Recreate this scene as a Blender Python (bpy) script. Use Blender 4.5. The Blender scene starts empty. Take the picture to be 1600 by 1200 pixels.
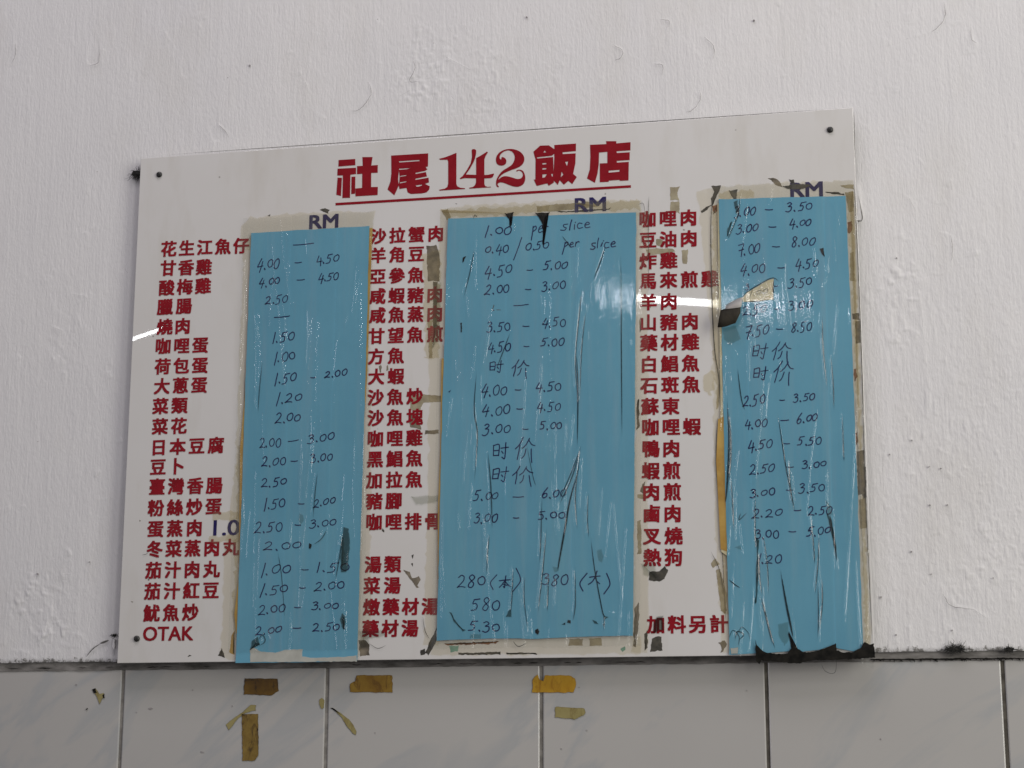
import bpy, math, random
import numpy as np
from mathutils import Matrix, Vector
random.seed(7); rng = np.random.default_rng(7)
SC = bpy.context.scene
COL = SC.collection

# ------------------------------------------------------------------ camera
FPX = 2872.5                       # focal length in pixels of the 1600 px wide photo
CAM = Vector((0.3193, -1.632, -0.1035))
EUL = (1.7842, -0.0018, 0.2088)
cd = bpy.data.cameras.new('camera'); cam = bpy.data.objects.new('camera', cd); COL.objects.link(cam)
cam.location = CAM; cam.rotation_euler = EUL
cd.sensor_width = 36.0; cd.lens = FPX / 1600 * 36; cd.clip_start = 0.02; cd.clip_end = 100
SC.camera = cam
# ------------------------------------------------------------------ light
w = bpy.data.worlds.new('World'); SC.world = w; w.use_nodes = True
w.node_tree.nodes['Background'].inputs[0].default_value = (0.93, 0.90, 1.0, 1)
w.node_tree.nodes['Background'].inputs[1].default_value = 0.10

def area(name, loc, target, sx, sy, power, col):
    l = bpy.data.lights.new(name, 'AREA'); l.shape = 'RECTANGLE'; l.size = sx; l.size_y = sy
    l.energy = power; l.color = col
    o = bpy.data.objects.new(name, l); COL.objects.link(o); o.location = loc
    o.rotation_euler = (Vector(target) - Vector(loc)).to_track_quat('-Z', 'Y').to_euler()
    return o
area('daylight_opening', (2.5, -1.45, 0.75), (0.0, 0, 0.3), 1.1, 2.3, 46, (1.0, 0.985, 0.905))
area('daylight_above', (0.0, -1.1, 2.5), (0.0, 0, 0.3), 2.2, 0.9, 28, (0.985, 0.94, 1.0))
area('glint_fill_left', (-2.3, -2.0, 0.45), (-0.1, 0, 0.3), 0.32, 1.8, 6, (0.95, 0.93, 1.0))  # added fill lamp, gives glints on the left flanks of the creases
area('glint_fill_right', (1.5, -2.15, 0.35), (0.0, 0, 0.3), 0.32, 1.7, 8, (1.0, 0.985, 0.93))  # added lamp, set off to the right so the tape creases glint
def tube(name, a, b, wd, power):
    a, b = Vector(a), Vector(b); o = area(name, (a + b) / 2, (-0.1, 0, 0.32), (b - a).length, wd, power, (0.95, 0.97, 1.0))
    x = (b - a).normalized(); z = -(Vector((-0.1, 0, 0.32)) - (a + b) / 2); z = (z - x * z.dot(x)).normalized(); y = z.cross(x)
    o.rotation_euler = Matrix((x, y, z)).transposed().to_euler()
tube('tube_lamp_right', (-0.40, -2.885, 1.11), (0.07, -3.11, 1.11), 0.019, 0.72)
tube('tube_lamp_left', (-2.45, -3.57, 1.10), (-1.615, -2.945, 1.10), 0.010, 0.75)
vs = SC.view_settings
vs.view_transform = 'Standard'; vs.look = 'None'; vs.exposure = 0.06; vs.gamma = 1.0; vs.use_curve_mapping = False
SC.cycles.transparent_max_bounces = 24

# ------------------------------------------------------------------ helpers
ROT = np.array(cam.rotation_euler.to_matrix()); CAMN = np.array(CAM)
def at(px, py, d=0.0):
    """a pixel of the photo -> the point of the wall plane y = -d that it shows"""
    px = np.asarray(px, float); py = np.asarray(py, float)
    v = np.stack([(px - 800) / FPX, -(py - 600) / FPX, -np.ones_like(px)], -1) @ ROT.T
    t = (-d - CAM.y) / v[..., 1]
    return CAMN + t[..., None] * v
MM = 0.001
def link(name, me, parent=None, mats=()):
    o = bpy.data.objects.new(name, me); COL.objects.link(o)
    if parent is not None:
        o.parent = parent
    for m in mats: me.materials.append(m)
    return o
def origin(parent):
    p = Vector((0, 0, 0))
    while parent is not None:
        p += parent.location; parent = parent.parent
    return np.array(p)
def mesh(name, V, F, mat, parent=None, smooth=False):
    V = np.asarray(V, float) - origin(parent)
    me = bpy.data.meshes.new(name); me.from_pydata(V.tolist(), [], F); me.update()
    if smooth: me.shade_smooth()
    return link(name, me, parent, [mat])
def thing(name, label, cat, loc, group=None):
    o = bpy.data.objects.new(name, None); COL.objects.link(o); o.empty_display_size = 0.02
    o.location = loc; tag(o, label, cat, group); return o
def tag(o, label, cat, group=None):
    o['label'] = label; o['category'] = cat
    if group: o['group'] = group
    return o
def grid_faces(nu, nv):
    i = np.arange(nu - 1)[:, None] * nv + np.arange(nv - 1)[None, :]
    return np.stack([i, i + nv, i + nv + 1, i + 1], -1).reshape(-1, 4)
def grid_mesh(name, P, mat, parent=None, smooth=True):
    """P: (nu, nv, 3) points, quickly turned into a mesh"""
    nu, nv = P.shape[:2]
    P = P.reshape(-1, 3) - origin(parent); F = grid_faces(nu, nv)
    me = bpy.data.meshes.new(name)
    me.vertices.add(len(P)); me.vertices.foreach_set('co', P.ravel())
    me.loops.add(F.size); me.loops.foreach_set('vertex_index', F.ravel().astype(np.int32))
    me.polygons.add(len(F)); me.polygons.foreach_set('loop_start', np.arange(0, F.size, 4, dtype=np.int32))
    me.polygons.foreach_set('loop_total', np.full(len(F), 4, np.int32))
    me.update(calc_edges=True); me.validate()
    if smooth: me.shade_smooth()
    return link(name, me, parent, [mat])

def _hash(ix, iy, s):
    n = (ix.astype(np.int64) * 374761393 + iy.astype(np.int64) * 668265263 + s * 1442695041) & 0xffffffff
    n = ((n ^ (n >> 13)) * 1274126177) & 0xffffffff
    return ((n ^ (n >> 16)) & 0xffff) / 65535.0
def vnoise(x, y, s=0, octaves=1):
    r = 0; a = 1.0; tot = 0
    for k in range(octaves):
        ix = np.floor(x); iy = np.floor(y); fx = x - ix; fy = y - iy
        fx = fx * fx * (3 - 2 * fx); fy = fy * fy * (3 - 2 * fy)
        v = (_hash(ix, iy, s + k) * (1 - fx) + _hash(ix + 1, iy, s + k) * fx) * (1 - fy) + \
            (_hash(ix, iy + 1, s + k) * (1 - fx) + _hash(ix + 1, iy + 1, s + k) * fx) * fy
        r = r + a * (v * 2 - 1); tot += a; a *= 0.5; x = x * 2.03 + 11.7; y = y * 2.03 + 5.3
    return r / tot
def seg_dist(X, Y, pts):
    """distance to a polyline and the position 0..1 along it"""
    best = np.full(X.shape, 1e9); tt = np.zeros(X.shape); L = [0]; side = np.zeros(X.shape)
    for a, b in zip(pts[:-1], pts[1:]): L.append(L[-1] + math.hypot(b[0] - a[0], b[1] - a[1]))
    for i, (a, b) in enumerate(zip(pts[:-1], pts[1:])):
        dx, dy = b[0] - a[0], b[1] - a[1]; l2 = dx * dx + dy * dy + 1e-12
        t = np.clip(((X - a[0]) * dx + (Y - a[1]) * dy) / l2, 0, 1)
        d = np.hypot(X - a[0] - t * dx, Y - a[1] - t * dy); m = d < best
        best = np.where(m, d, best); tt = np.where(m, (L[i] + t * math.sqrt(l2)) / (L[-1] + 1e-12), tt)
        side = np.where(m, np.sign((X - a[0]) * dy - (Y - a[1]) * dx), side)
    return best, tt, side
def smooth_poly(pts, n=6, closed=False):
    """Catmull-Rom through 2D points"""
    P = [np.array(p, float) for p in pts]
    if len(P) < 3: return [tuple(p) for p in P]
    Q = [P[-1]] + P + [P[0], P[1]] if closed else [2 * P[0] - P[1]] + P + [2 * P[-1] - P[-2]]
    out = []
    for i in range(1, len(Q) - 2):
        for k in range(n):
            t = k / n
            out.append(tuple(0.5 * (2 * Q[i] + (Q[i + 1] - Q[i - 1]) * t + (2 * Q[i - 1] - 5 * Q[i] + 4 * Q[i + 1] - Q[i + 2]) * t * t
                             + (3 * Q[i] - Q[i - 1] - 3 * Q[i + 1] + Q[i + 2]) * t ** 3)))
    if not closed: out.append(tuple(P[-1]))
    return out
def roughen(pts, amp, step=4.0):
    """torn outline: subdivide a pixel polygon and jitter it"""
    out = []
    n = len(pts)
    for i in range(n):
        a, b = np.array(pts[i], float), np.array(pts[(i + 1) % n], float)
        k = max(1, int(np.hypot(*(b - a)) / step))
        for j in range(k):
            p = a + (b - a) * j / k
            out.append(tuple(p + rng.normal(0, amp, 2)))
    return out
def plate_data(pts, d, t):
    """closed pixel outline -> a thin plate whose front is at distance d from the wall"""
    P = at([p[0] for p in pts], [p[1] for p in pts], d)
    A = sum(P[i][0] * P[(i + 1) % len(P)][2] - P[(i + 1) % len(P)][0] * P[i][2] for i in range(len(P)))
    if A < 0: P = P[::-1]
    n = len(P); B = P + np.array([0, t, 0])
    V = np.vstack([P, B]); F = [list(range(n)), list(range(2 * n - 1, n - 1, -1))]
    for i in range(n): F.append([(i + 1) % n, i, i + n, (i + 1) % n + n])
    return V, F
def plate(name, pts, d, t, mat, parent=None, rough=0, step=4.0):
    if rough: pts = roughen(pts, rough, step)
    V, F = plate_data(pts, d, t)
    if mat.name in THIN: V, F = V[:len(pts)], F[:1]
    return mesh(name, V, F, mat, parent)
def soft_plate(name, pts, d, m, parent=None, rough=0, step=4.0, inset=1.6, skirt=0.0):
    """pixel outline -> thin sheet whose 'soft' attribute falls to 0 at its edge"""
    if rough: pts = roughen(pts, rough, step)
    P = at([p[0] for p in pts], [p[1] for p in pts], d)
    if sum(P[i][0] * P[(i + 1) % len(P)][2] - P[(i + 1) % len(P)][0] * P[i][2] for i in range(len(P))) < 0: P = P[::-1]
    n = len(P); N = np.zeros_like(P)
    for i in range(n):
        e = P[(i + 1) % n] - P[i - 1]; q = np.array([-e[2], 0, e[0]]); N[i] = q / (np.linalg.norm(q) + 1e-12)
    c = P.mean(0); room = np.linalg.norm(P - c, axis=1)
    I = P + N * np.minimum(inset * .0006, room * .3)[:, None]
    V = np.vstack([P, I]); F = [[i, (i + 1) % n, (i + 1) % n + n, i + n] for i in range(n)] + [list(range(n, 2 * n))]
    if skirt:
        V = np.vstack([V, P + [0, skirt, 0]]); F += [[(i + 1) % n, i, i + 2 * n, (i + 1) % n + 2 * n] for i in range(n)]
    o = mesh(name, V, F, m, parent)
    a = o.data.attributes.new('soft', 'FLOAT', 'POINT'); a.data.foreach_set('value', np.concatenate([np.zeros(n), np.ones(n), np.zeros(len(V) - 2 * n)]).astype(np.float32))
    return o
def soft_ribbon(name, pts, wd, d, m, parent):
    V, F = ribbon(pts, wd * 1.35, d); n = len(V) // 2; mid = (V[:n] + V[n:]) / 2
    VV = np.vstack([V[:n], mid, V[n:]]); FF = [[i, i + 1, i + 1 + n, i + n] for i in range(n - 1)] + [[i + n, i + 1 + n, i + 1 + 2 * n, i + 2 * n] for i in range(n - 1)]
    o = mesh(name, VV, FF, m, parent); s_ = np.linspace(0, 1, n)
    a = o.data.attributes.new('soft', 'FLOAT', 'POINT'); a.data.foreach_set('value', np.concatenate([np.zeros(n), np.clip(np.sin(np.pi * s_) * 2.2, 0, 1), np.zeros(n)]).astype(np.float32))
    return o
def soft(key, lo, hi, nscale, namp, top=1.0):
    """a copy of a material that fades or frays out towards the edge of its sheet"""
    k = (key, lo, hi, nscale, namp, top)
    if k in SOFT: return SOFT[k]
    m = M[key].copy(); m.name = 'soft_' + m.name; nt = m.node_tree
    out = [n for n in nt.nodes if n.type == 'OUTPUT_MATERIAL'][0]; src = out.inputs[0].links[0].from_socket
    at_ = nd(nt, 'ShaderNodeAttribute', attribute_name='soft'); no = noise(nt, coords(nt), nscale, 4, 0.65)
    ma = nd(nt, 'ShaderNodeMath', operation='MULTIPLY_ADD'); nt.links.new(no, ma.inputs[0]); ma.inputs[1].default_value = namp; nt.links.new(at_.outputs['Fac'], ma.inputs[2])
    mr = nd(nt, 'ShaderNodeMapRange', interpolation_type='SMOOTHSTEP'); mr.inputs[1].default_value = lo + namp * .5; mr.inputs[2].default_value = hi + namp * .5; mr.inputs[4].default_value = top
    nt.links.new(ma.outputs[0], mr.inputs[0])
    mx = nd(nt, 'ShaderNodeMixShader'); tr = nd(nt, 'ShaderNodeBsdfTransparent')
    nt.links.new(mr.outputs[0], mx.inputs[0]); nt.links.new(tr.outputs[0], mx.inputs[1]); nt.links.new(src, mx.inputs[2]); nt.links.new(mx.outputs[0], out.inputs[0])
    SOFT[k] = m; return m
SOFT = {}
THIN = {'yellowed_tape', 'yellowed_tape_thick', 'dark_smear', 'light_smear'}
def ribbon(pts, wd, d, taper=True, w0=None):
    """pixel polyline -> tapering flat ribbon (verts, faces); wd is in metres"""
    P = at([p[0] for p in pts], [p[1] for p in pts], d); n = len(P)
    T = np.gradient(P, axis=0); T /= np.linalg.norm(T, axis=1)[:, None] + 1e-12
    N = np.stack([-T[:, 2], np.zeros(n), T[:, 0]], 1)
    s = np.linspace(0, 1, n)
    k = (np.sin(np.pi * np.clip(s, .02, .98)) ** 0.6 if taper else np.ones(n)) * wd / 2
    k = k[:, None]
    V = np.vstack([P + N * k, P - N * k])
    return V, [[i, i + 1, i + 1 + n, i + n] for i in range(n - 1)]
def merge(parts):
    V = []; F = []; o = 0
    for v, f in parts:
        V.append(np.asarray(v)); F += [[i + o for i in q] for q in f]; o += len(v)
    return np.vstack(V), F

# ------------------------------------------------------------------ materials
def mat(name):
    m = bpy.data.materials.new(name); m.use_nodes = True
    nt = m.node_tree; b = nt.nodes['Principled BSDF']; return m, nt, b
def nd(nt, typ, **kw):
    n = nt.nodes.new(typ)
    for k, v in kw.items(): setattr(n, k, v)
    return n
def coords(nt, scale=(1, 1, 1)):
    g = nd(nt, 'ShaderNodeNewGeometry'); mp = nd(nt, 'ShaderNodeMapping'); mp.inputs['Scale'].default_value = scale
    nt.links.new(g.outputs['Position'], mp.inputs['Vector']); return mp.outputs[0]
def noise(nt, vec, scale, detail=3, rough=0.5, dist=0.0):
    n = nd(nt, 'ShaderNodeTexNoise'); n.inputs['Scale'].default_value = scale; n.inputs['Detail'].default_value = detail
    n.inputs['Roughness'].default_value = rough; n.inputs['Distortion'].default_value = dist
    nt.links.new(vec, n.inputs['Vector']); return n.outputs['Fac']
def ramp(nt, fac, stops):
    r = nd(nt, 'ShaderNodeValToRGB'); e = r.color_ramp.elements
    while len(e) < len(stops): e.new(0.5)
    for el, (p, c) in zip(e, stops): el.position = p; el.color = (*c, 1)
    nt.links.new(fac, r.inputs[0]); return r.outputs[0]
def mixc(nt, fac, a, b, mode='MIX'):
    m = nd(nt, 'ShaderNodeMix', data_type='RGBA', blend_type=mode)
    for s, v in ((m.inputs[0], fac), (m.inputs[6], a), (m.inputs[7], b)):
        if hasattr(v, 'is_linked'): nt.links.new(v, s)
        elif isinstance(v, (int, float)): s.default_value = v
        else: s.default_value = (*v, 1)
    return m.outputs[2]
def bump(nt, b, h, strength, dist):
    n = nd(nt, 'ShaderNodeBump'); n.inputs['Strength'].default_value = strength; n.inputs['Distance'].default_value = dist
    nt.links.new(h, n.inputs['Height']); nt.links.new(n.outputs[0], b.inputs['Normal']); return n
def simple(name, c1, c2, scale, rough=0.6, bmp=0.0, stops=(0.35, 0.65), vec_scale=(1, 1, 1), spec=0.5):
    m, nt, b = mat(name); v = coords(nt, vec_scale); f = noise(nt, v, scale, 5, 0.6)
    nt.links.new(ramp(nt, f, [(stops[0], c1), (stops[1], c2)]), b.inputs['Base Color'])
    b.inputs['Roughness'].default_value = rough; b.inputs['Specular IOR Level'].default_value = spec
    if bmp: bump(nt, b, f, 1.0, bmp)
    return m
M = {}
# painted plaster: brushed white emulsion
m, nt, b = mat('painted_plaster'); M['plaster'] = m
v1 = coords(nt, (1, 1, 0.045)); v2 = coords(nt, (1, 1, 0.35)); v3 = coords(nt)
streak = noise(nt, v1, 420, 3, 0.6); pit = noise(nt, v2, 520, 4, 0.6); big = noise(nt, v3, 3.2, 4, 0.6)
col = ramp(nt, big, [(0.3, (0.70, 0.685, 0.69)), (0.7, (0.765, 0.745, 0.735))])
spk = nd(nt, 'ShaderNodeTexVoronoi'); spk.inputs['Scale'].default_value = 95; nt.links.new(v3, spk.inputs['Vector'])
spf = ramp(nt, spk.outputs['Distance'], [(0.02, (1, 1, 1)), (0.07, (0, 0, 0))])
spw = ramp(nt, noise(nt, v3, 61, 0), [(0.70, (0, 0, 0)), (0.73, (1, 1, 1))])
col = mixc(nt, mixc(nt, 1.0, spf, spw, 'MULTIPLY'), col, (0.24, 0.22, 0.20))
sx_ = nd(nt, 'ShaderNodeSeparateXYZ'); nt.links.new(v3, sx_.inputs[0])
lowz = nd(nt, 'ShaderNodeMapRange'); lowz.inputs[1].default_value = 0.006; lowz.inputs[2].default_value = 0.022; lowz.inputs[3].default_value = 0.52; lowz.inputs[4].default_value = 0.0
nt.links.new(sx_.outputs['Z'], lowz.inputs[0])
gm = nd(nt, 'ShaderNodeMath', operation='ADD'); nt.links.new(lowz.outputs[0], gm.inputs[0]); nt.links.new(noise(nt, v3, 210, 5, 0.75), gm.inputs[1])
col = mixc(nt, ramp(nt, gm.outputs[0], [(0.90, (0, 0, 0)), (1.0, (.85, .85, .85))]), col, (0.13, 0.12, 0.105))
stain = ramp(nt, noise(nt, coords(nt, (1, 1, .45)), 9, 5, 0.7), [(0.52, (0, 0, 0)), (0.72, (.5, .5, .5))])
col = mixc(nt, stain, col, (0.655, 0.63, 0.60))
nt.links.new(col, b.inputs['Base Color']); b.inputs['Roughness'].default_value = 0.62; b.inputs['Specular IOR Level'].default_value = 0.3
mm_ = nd(nt, 'ShaderNodeMath', operation='ADD'); pm = nd(nt, 'ShaderNodeMath', operation='MULTIPLY'); pm.inputs[1].default_value = 1.7; nt.links.new(pit, pm.inputs[0]); nt.links.new(streak, mm_.inputs[0]); nt.links.new(pm.outputs[0], mm_.inputs[1])
bump(nt, b, mm_.outputs[0], 1.0, 0.00028)
M['crack'] = simple('hairline_crack', (0.20, 0.18, 0.18), (0.42, 0.40, 0.39), 160, 0.9)
# glazed tile with marble veins
m, nt, b = mat('glazed_tile'); M['tile'] = m
v = coords(nt, (1, 1, 1)); mp = nd(nt, 'ShaderNodeMapping'); m0 = nd(nt, 'ShaderNodeMapping'); m0.inputs['Rotation'].default_value = (0, math.radians(38), 0); nt.links.new(v, m0.inputs['Vector'])
mp.inputs['Scale'].default_value = (0.5, 1, 1.9); nt.links.new(m0.outputs[0], mp.inputs['Vector'])
f = noise(nt, mp.outputs[0], 7.5, 5, 0.55, 0.9); f2 = noise(nt, v, 3.0, 3)
vein = ramp(nt, f, [(0.50, (0, 0, 0)), (0.58, (0.55, 0.55, 0.55)), (0.63, (0, 0, 0))])
base = ramp(nt, f2, [(0.3, (0.435, 0.418, 0.40)), (0.7, (0.475, 0.46, 0.435))])
nt.links.new(mixc(nt, vein, base, (0.36, 0.375, 0.385)), b.inputs['Base Color'])
b.inputs['Roughness'].default_value = 0.16; b.inputs['Specular IOR Level'].default_value = 0.45
bump(nt, b, noise(nt, v, 26, 2), 0.25, 0.0006)
m, nt, b = mat('grout'); M['grout'] = m      # pale and dusty on the left, blackened with grease to the right
v = coords(nt); f = noise(nt, v, 55, 5, .6); sx_ = nd(nt, 'ShaderNodeSeparateXYZ'); nt.links.new(v, sx_.inputs[0])
mr = nd(nt, 'ShaderNodeMapRange'); mr.inputs[1].default_value = -0.05; mr.inputs[2].default_value = 0.22; nt.links.new(sx_.outputs['X'], mr.inputs[0])
nt.links.new(mixc(nt, mr.outputs[0], ramp(nt, f, [(.35, (.13, .12, .105)), (.7, (.34, .32, .29))]), ramp(nt, f, [(.35, (.03, .026, .02)), (.7, (.14, .125, .10))])), b.inputs['Base Color'])
b.inputs['Roughness'].default_value = .9; bump(nt, b, f, 1.0, .0004)
M['mortar'] = simple('dirty_mortar', (0.07, 0.065, 0.058), (0.25, 0.235, 0.22), 110, 0.95, 0.0006, (0.3, 0.66), (0.35, 1, 1))
# board
m, nt, b = mat('white_acrylic'); M['acrylic'] = m
v = coords(nt); v2 = coords(nt, (1, 1, 0.25))
f = noise(nt, v, 5, 5, 0.6); f2 = noise(nt, v2, 30, 4, 0.65)
c = ramp(nt, f, [(0.3, (0.645, 0.62, 0.59)), (0.7, (0.685, 0.665, 0.65))])
c = mixc(nt, ramp(nt, f2, [(0.55, (0, 0, 0)), (0.8, (0.32, 0.32, 0.32))]), c, (0.50, 0.46, 0.385))
sp = nd(nt, 'ShaderNodeTexVoronoi'); sp.inputs['Scale'].default_value = 60; nt.links.new(v, sp.inputs['Vector'])
spm = mixc(nt, 1.0, ramp(nt, sp.outputs['Distance'], [(0.03, (1, 1, 1)), (0.08, (0, 0, 0))]), ramp(nt, noise(nt, v, 47, 0), [(0.68, (0, 0, 0)), (0.71, (1, 1, 1))]), 'MULTIPLY')
c = mixc(nt, spm, c, (0.16, 0.14, 0.12))
nt.links.new(c, b.inputs['Base Color']); b.inputs['Roughness'].default_value = 0.012; b.inputs['Specular IOR Level'].default_value = 0.5
bump(nt, b, noise(nt, v, 7, 1), 0.15, 0.0004)
def vinyl(name, c1, c2):
    m, nt, b = mat(name); v = coords(nt)
    nt.links.new(ramp(nt, noise(nt, v, 70, 5, 0.6), [(0.35, c1), (0.7, c2)]), b.inputs['Base Color'])
    b.inputs['Roughness'].default_value = 0.45; b.inputs['Specular IOR Level'].default_value = 0.25; return m
M['red'] = vinyl('red_vinyl', (0.215, 0.003, 0.009), (0.29, 0.006, 0.015))
M['title_red'] = vinyl('title_red_vinyl', (0.22, 0.002, 0.008), (0.265, 0.004, 0.012))
M['navy'] = vinyl('navy_vinyl', (0.013, 0.010, 0.075), (0.028, 0.020, 0.11))
# blue price paper
m, nt, b = mat('blue_paper'); M['blue'] = m
v = coords(nt); v2 = coords(nt, (1, 1, 0.08))
c = ramp(nt, noise(nt, v, 9, 5, 0.6), [(0.3, (0.102, 0.308, 0.435)), (0.7, (0.132, 0.362, 0.49))])
c = mixc(nt, ramp(nt, noise(nt, v2, 60, 4, 0.6), [(0.5, (0, 0, 0)), (0.85, (0.55, 0.55, 0.55))]), c, (0.185, 0.40, 0.475))
nt.links.new(c, b.inputs['Base Color']); b.inputs['Roughness'].default_value = 0.7
bump(nt, b, noise(nt, v2, 24, 3), 0.4, 0.002)
M['card'] = simple('amber_card', (0.36, 0.20, 0.035), (0.50, 0.32, 0.08), 40, 0.6)
M['cream'] = simple('cream_paper', (0.46, 0.40, 0.23), (0.60, 0.54, 0.36), 60, 0.7)
M['bare'] = simple('torn_paper_backing', (0.36, 0.36, 0.32), (0.47, 0.47, 0.42), 50, 0.8)
M['ink'] = simple('pen_ink', (0.004, 0.008, 0.055), (0.010, 0.020, 0.11), 300, 0.45)
M['faint_ink'] = simple('faded_ink', (0.06, 0.06, 0.05), (0.12, 0.11, 0.09), 300, 0.6)
M['screw'] = simple('dark_screw', (0.010, 0.010, 0.010), (0.03, 0.028, 0.025), 300, 0.4)
M['teal_grime_and_shade'] = simple('crease_dirt_and_shade', (0.004, 0.009, 0.011), (0.016, 0.026, 0.028), 130, 0.8, 0, (.35, .65), (1, 1, 1), .1)  # used for crease dirt and for the shade painted beside folds
M['black_grime'] = simple('black_grime', (0.004, 0.004, 0.0035), (0.018, 0.016, 0.013), 130, 0.85, 0.0005, (.35, .65), (1, 1, 1), .15)
M['fuzz'] = simple('black_fuzz', (0.01, 0.01, 0.009), (0.05, 0.047, 0.042), 300, 0.95)
M['tan'] = simple('aged_masking_tape', (0.27, 0.225, 0.145), (0.43, 0.38, 0.26), 75, 0.8, 0.0002)
M['brown'] = simple('brown_tape_residue', (0.085, 0.07, 0.05), (0.25, 0.21, 0.15), 95, 0.8, 0.0002)
M['dark'] = simple('dark_tape_residue_and_shade', (0.022, 0.020, 0.016), (0.09, 0.08, 0.06), 100, 0.6, 0.0003)
M['rust'] = simple('rust_spot', (0.15, 0.05, 0.015), (0.30, 0.13, 0.05), 200, 0.8)
M['teal'] = simple('teal_residue', (0.12, 0.28, 0.22), (0.28, 0.44, 0.36), 100, 0.7)
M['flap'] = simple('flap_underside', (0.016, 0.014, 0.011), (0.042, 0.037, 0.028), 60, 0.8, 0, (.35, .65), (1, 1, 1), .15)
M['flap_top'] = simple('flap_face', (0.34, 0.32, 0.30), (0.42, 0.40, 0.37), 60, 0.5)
def tape_mat(name, c1, c2, cd_, alpha=1.0):
    m, nt, b = mat(name); v = coords(nt); v2 = coords(nt, (1, 1, 0.4))
    c = ramp(nt, noise(nt, v, 55, 5, 0.65), [(0.3, c1), (0.7, c2)])
    c = mixc(nt, ramp(nt, noise(nt, v2, 120, 5, 0.7, 1.0), [(0.52, (0, 0, 0)), (0.66, (1, 1, 1))]), c, cd_)
    at_ = nd(nt, 'ShaderNodeAttribute', attribute_name='soft'); ma = nd(nt, 'ShaderNodeMath', operation='MULTIPLY_ADD'); ma.inputs[1].default_value = 1.1
    nt.links.new(noise(nt, v, 170, 4, .7), ma.inputs[0]); nt.links.new(at_.outputs['Fac'], ma.inputs[2])
    c = mixc(nt, ramp(nt, ma.outputs[0], [(0.45, (.9, .9, .9)), (0.95, (0, 0, 0))]), c, tuple(x * .6 for x in cd_))
    nt.links.new(c, b.inputs['Base Color']); b.inputs['Roughness'].default_value = 0.4
    b.inputs['Alpha'].default_value = alpha
    bump(nt, b, noise(nt, v, 150, 3), 0.3, 0.0004); return m
M['amber_tape'] = tape_mat('amber_tape', (0.19, 0.095, 0.010), (0.31, 0.19, 0.028), (0.13, 0.06, 0.010))
M['orange_tape'] = tape_mat('orange_tape', (0.42, 0.22, 0.012), (0.50, 0.29, 0.025), (0.33, 0.16, 0.012))
M['dark_amber_tape'] = tape_mat('dark_amber_tape', (0.075, 0.036, 0.006), (0.17, 0.09, 0.010), (0.03, 0.018, 0.008))
M['mottled_tape'] = tape_mat('mottled_amber_tape', (0.13, 0.075, 0.012), (0.27, 0.18, 0.04), (0.035, 0.016, 0.006))
M['khaki_tape'] = tape_mat('khaki_tape', (0.27, 0.225, 0.085), (0.34, 0.29, 0.12), (0.22, 0.17, 0.06))
def clear(name, tint, gloss_rough, fres=1.0, veil=0.0, veil_col=(.7, .72, .72), bscale=0.0, streaks=False):
    """clear adhesive film: tinted see-through, Fresnel sheen, a little milky veil"""
    m = bpy.data.materials.new(name); m.use_nodes = True; nt = m.node_tree; nt.nodes.clear()
    out = nd(nt, 'ShaderNodeOutputMaterial'); tr = nd(nt, 'ShaderNodeBsdfTransparent'); tr.inputs[0].default_value = (*tint, 1)
    df = nd(nt, 'ShaderNodeBsdfDiffuse'); df.inputs[0].default_value = (*veil_col, 1)
    gl = nd(nt, 'ShaderNodeBsdfGlossy'); gl.inputs['Roughness'].default_value = gloss_rough
    m1 = nd(nt, 'ShaderNodeMixShader'); m1.inputs[0].default_value = veil
    v = coords(nt)
    if streaks:
        vv = coords(nt, (1, 1, 0.06)); f = noise(nt, vv, 95, 5, 0.7)
        r = nd(nt, 'ShaderNodeMapRange'); r.inputs[1].default_value = 0.5; r.inputs[2].default_value = 0.8; r.inputs[3].default_value = 0.0; r.inputs[4].default_value = veil
        nt.links.new(f, r.inputs[0]); nt.links.new(r.outputs[0], m1.inputs[0])
    nt.links.new(tr.outputs[0], m1.inputs[1]); nt.links.new(df.outputs[0], m1.inputs[2])
    g = nd(nt, 'ShaderNodeNewGeometry'); dt = nd(nt, 'ShaderNodeVectorMath', operation='DOT_PRODUCT')     # Schlick sheen, the same from both sides
    nt.links.new(g.outputs['Normal'], dt.inputs[0]); nt.links.new(g.outputs['Incoming'], dt.inputs[1])
    ab = nd(nt, 'ShaderNodeMath', operation='ABSOLUTE'); nt.links.new(dt.outputs['Value'], ab.inputs[0])
    iv = nd(nt, 'ShaderNodeMath', operation='SUBTRACT'); iv.inputs[0].default_value = 1.0; nt.links.new(ab.outputs[0], iv.inputs[1])
    pw = nd(nt, 'ShaderNodeMath', operation='POWER'); pw.inputs[1].default_value = 5.0; nt.links.new(iv.outputs[0], pw.inputs[0])
    mu = nd(nt, 'ShaderNodeMath', operation='MULTIPLY_ADD'); mu.inputs[1].default_value = 0.9 * fres; mu.inputs[2].default_value = 0.045 * fres
    nt.links.new(pw.outputs[0], mu.inputs[0]); mu.use_clamp = True
    m2 = nd(nt, 'ShaderNodeMixShader'); nt.links.new(mu.outputs[0], m2.inputs[0])
    nt.links.new(m1.outputs[0], m2.inputs[1]); nt.links.new(gl.outputs[0], m2.inputs[2])
    nt.links.new(m2.outputs[0], out.inputs[0])
    if bscale:
        n = nd(nt, 'ShaderNodeBump'); n.inputs['Strength'].default_value = 1.0; n.inputs['Distance'].default_value = bscale
        nt.links.new(noise(nt, v, 260, 3, 0.6), n.inputs['Height'])
        nt.links.new(n.outputs[0], gl.inputs['Normal'])
    return m
M['film'] = clear('clear_tape', (0.985, 0.99, 0.985), 0.06, 1.25, 0.11, (.66, .70, .72), 0.000022, True)
M['yellowed'] = clear('yellowed_tape', (0.985, 0.968, 0.915), 0.2, 0.6, 0.05, (.50, .45, .33), 0.00008)
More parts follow.
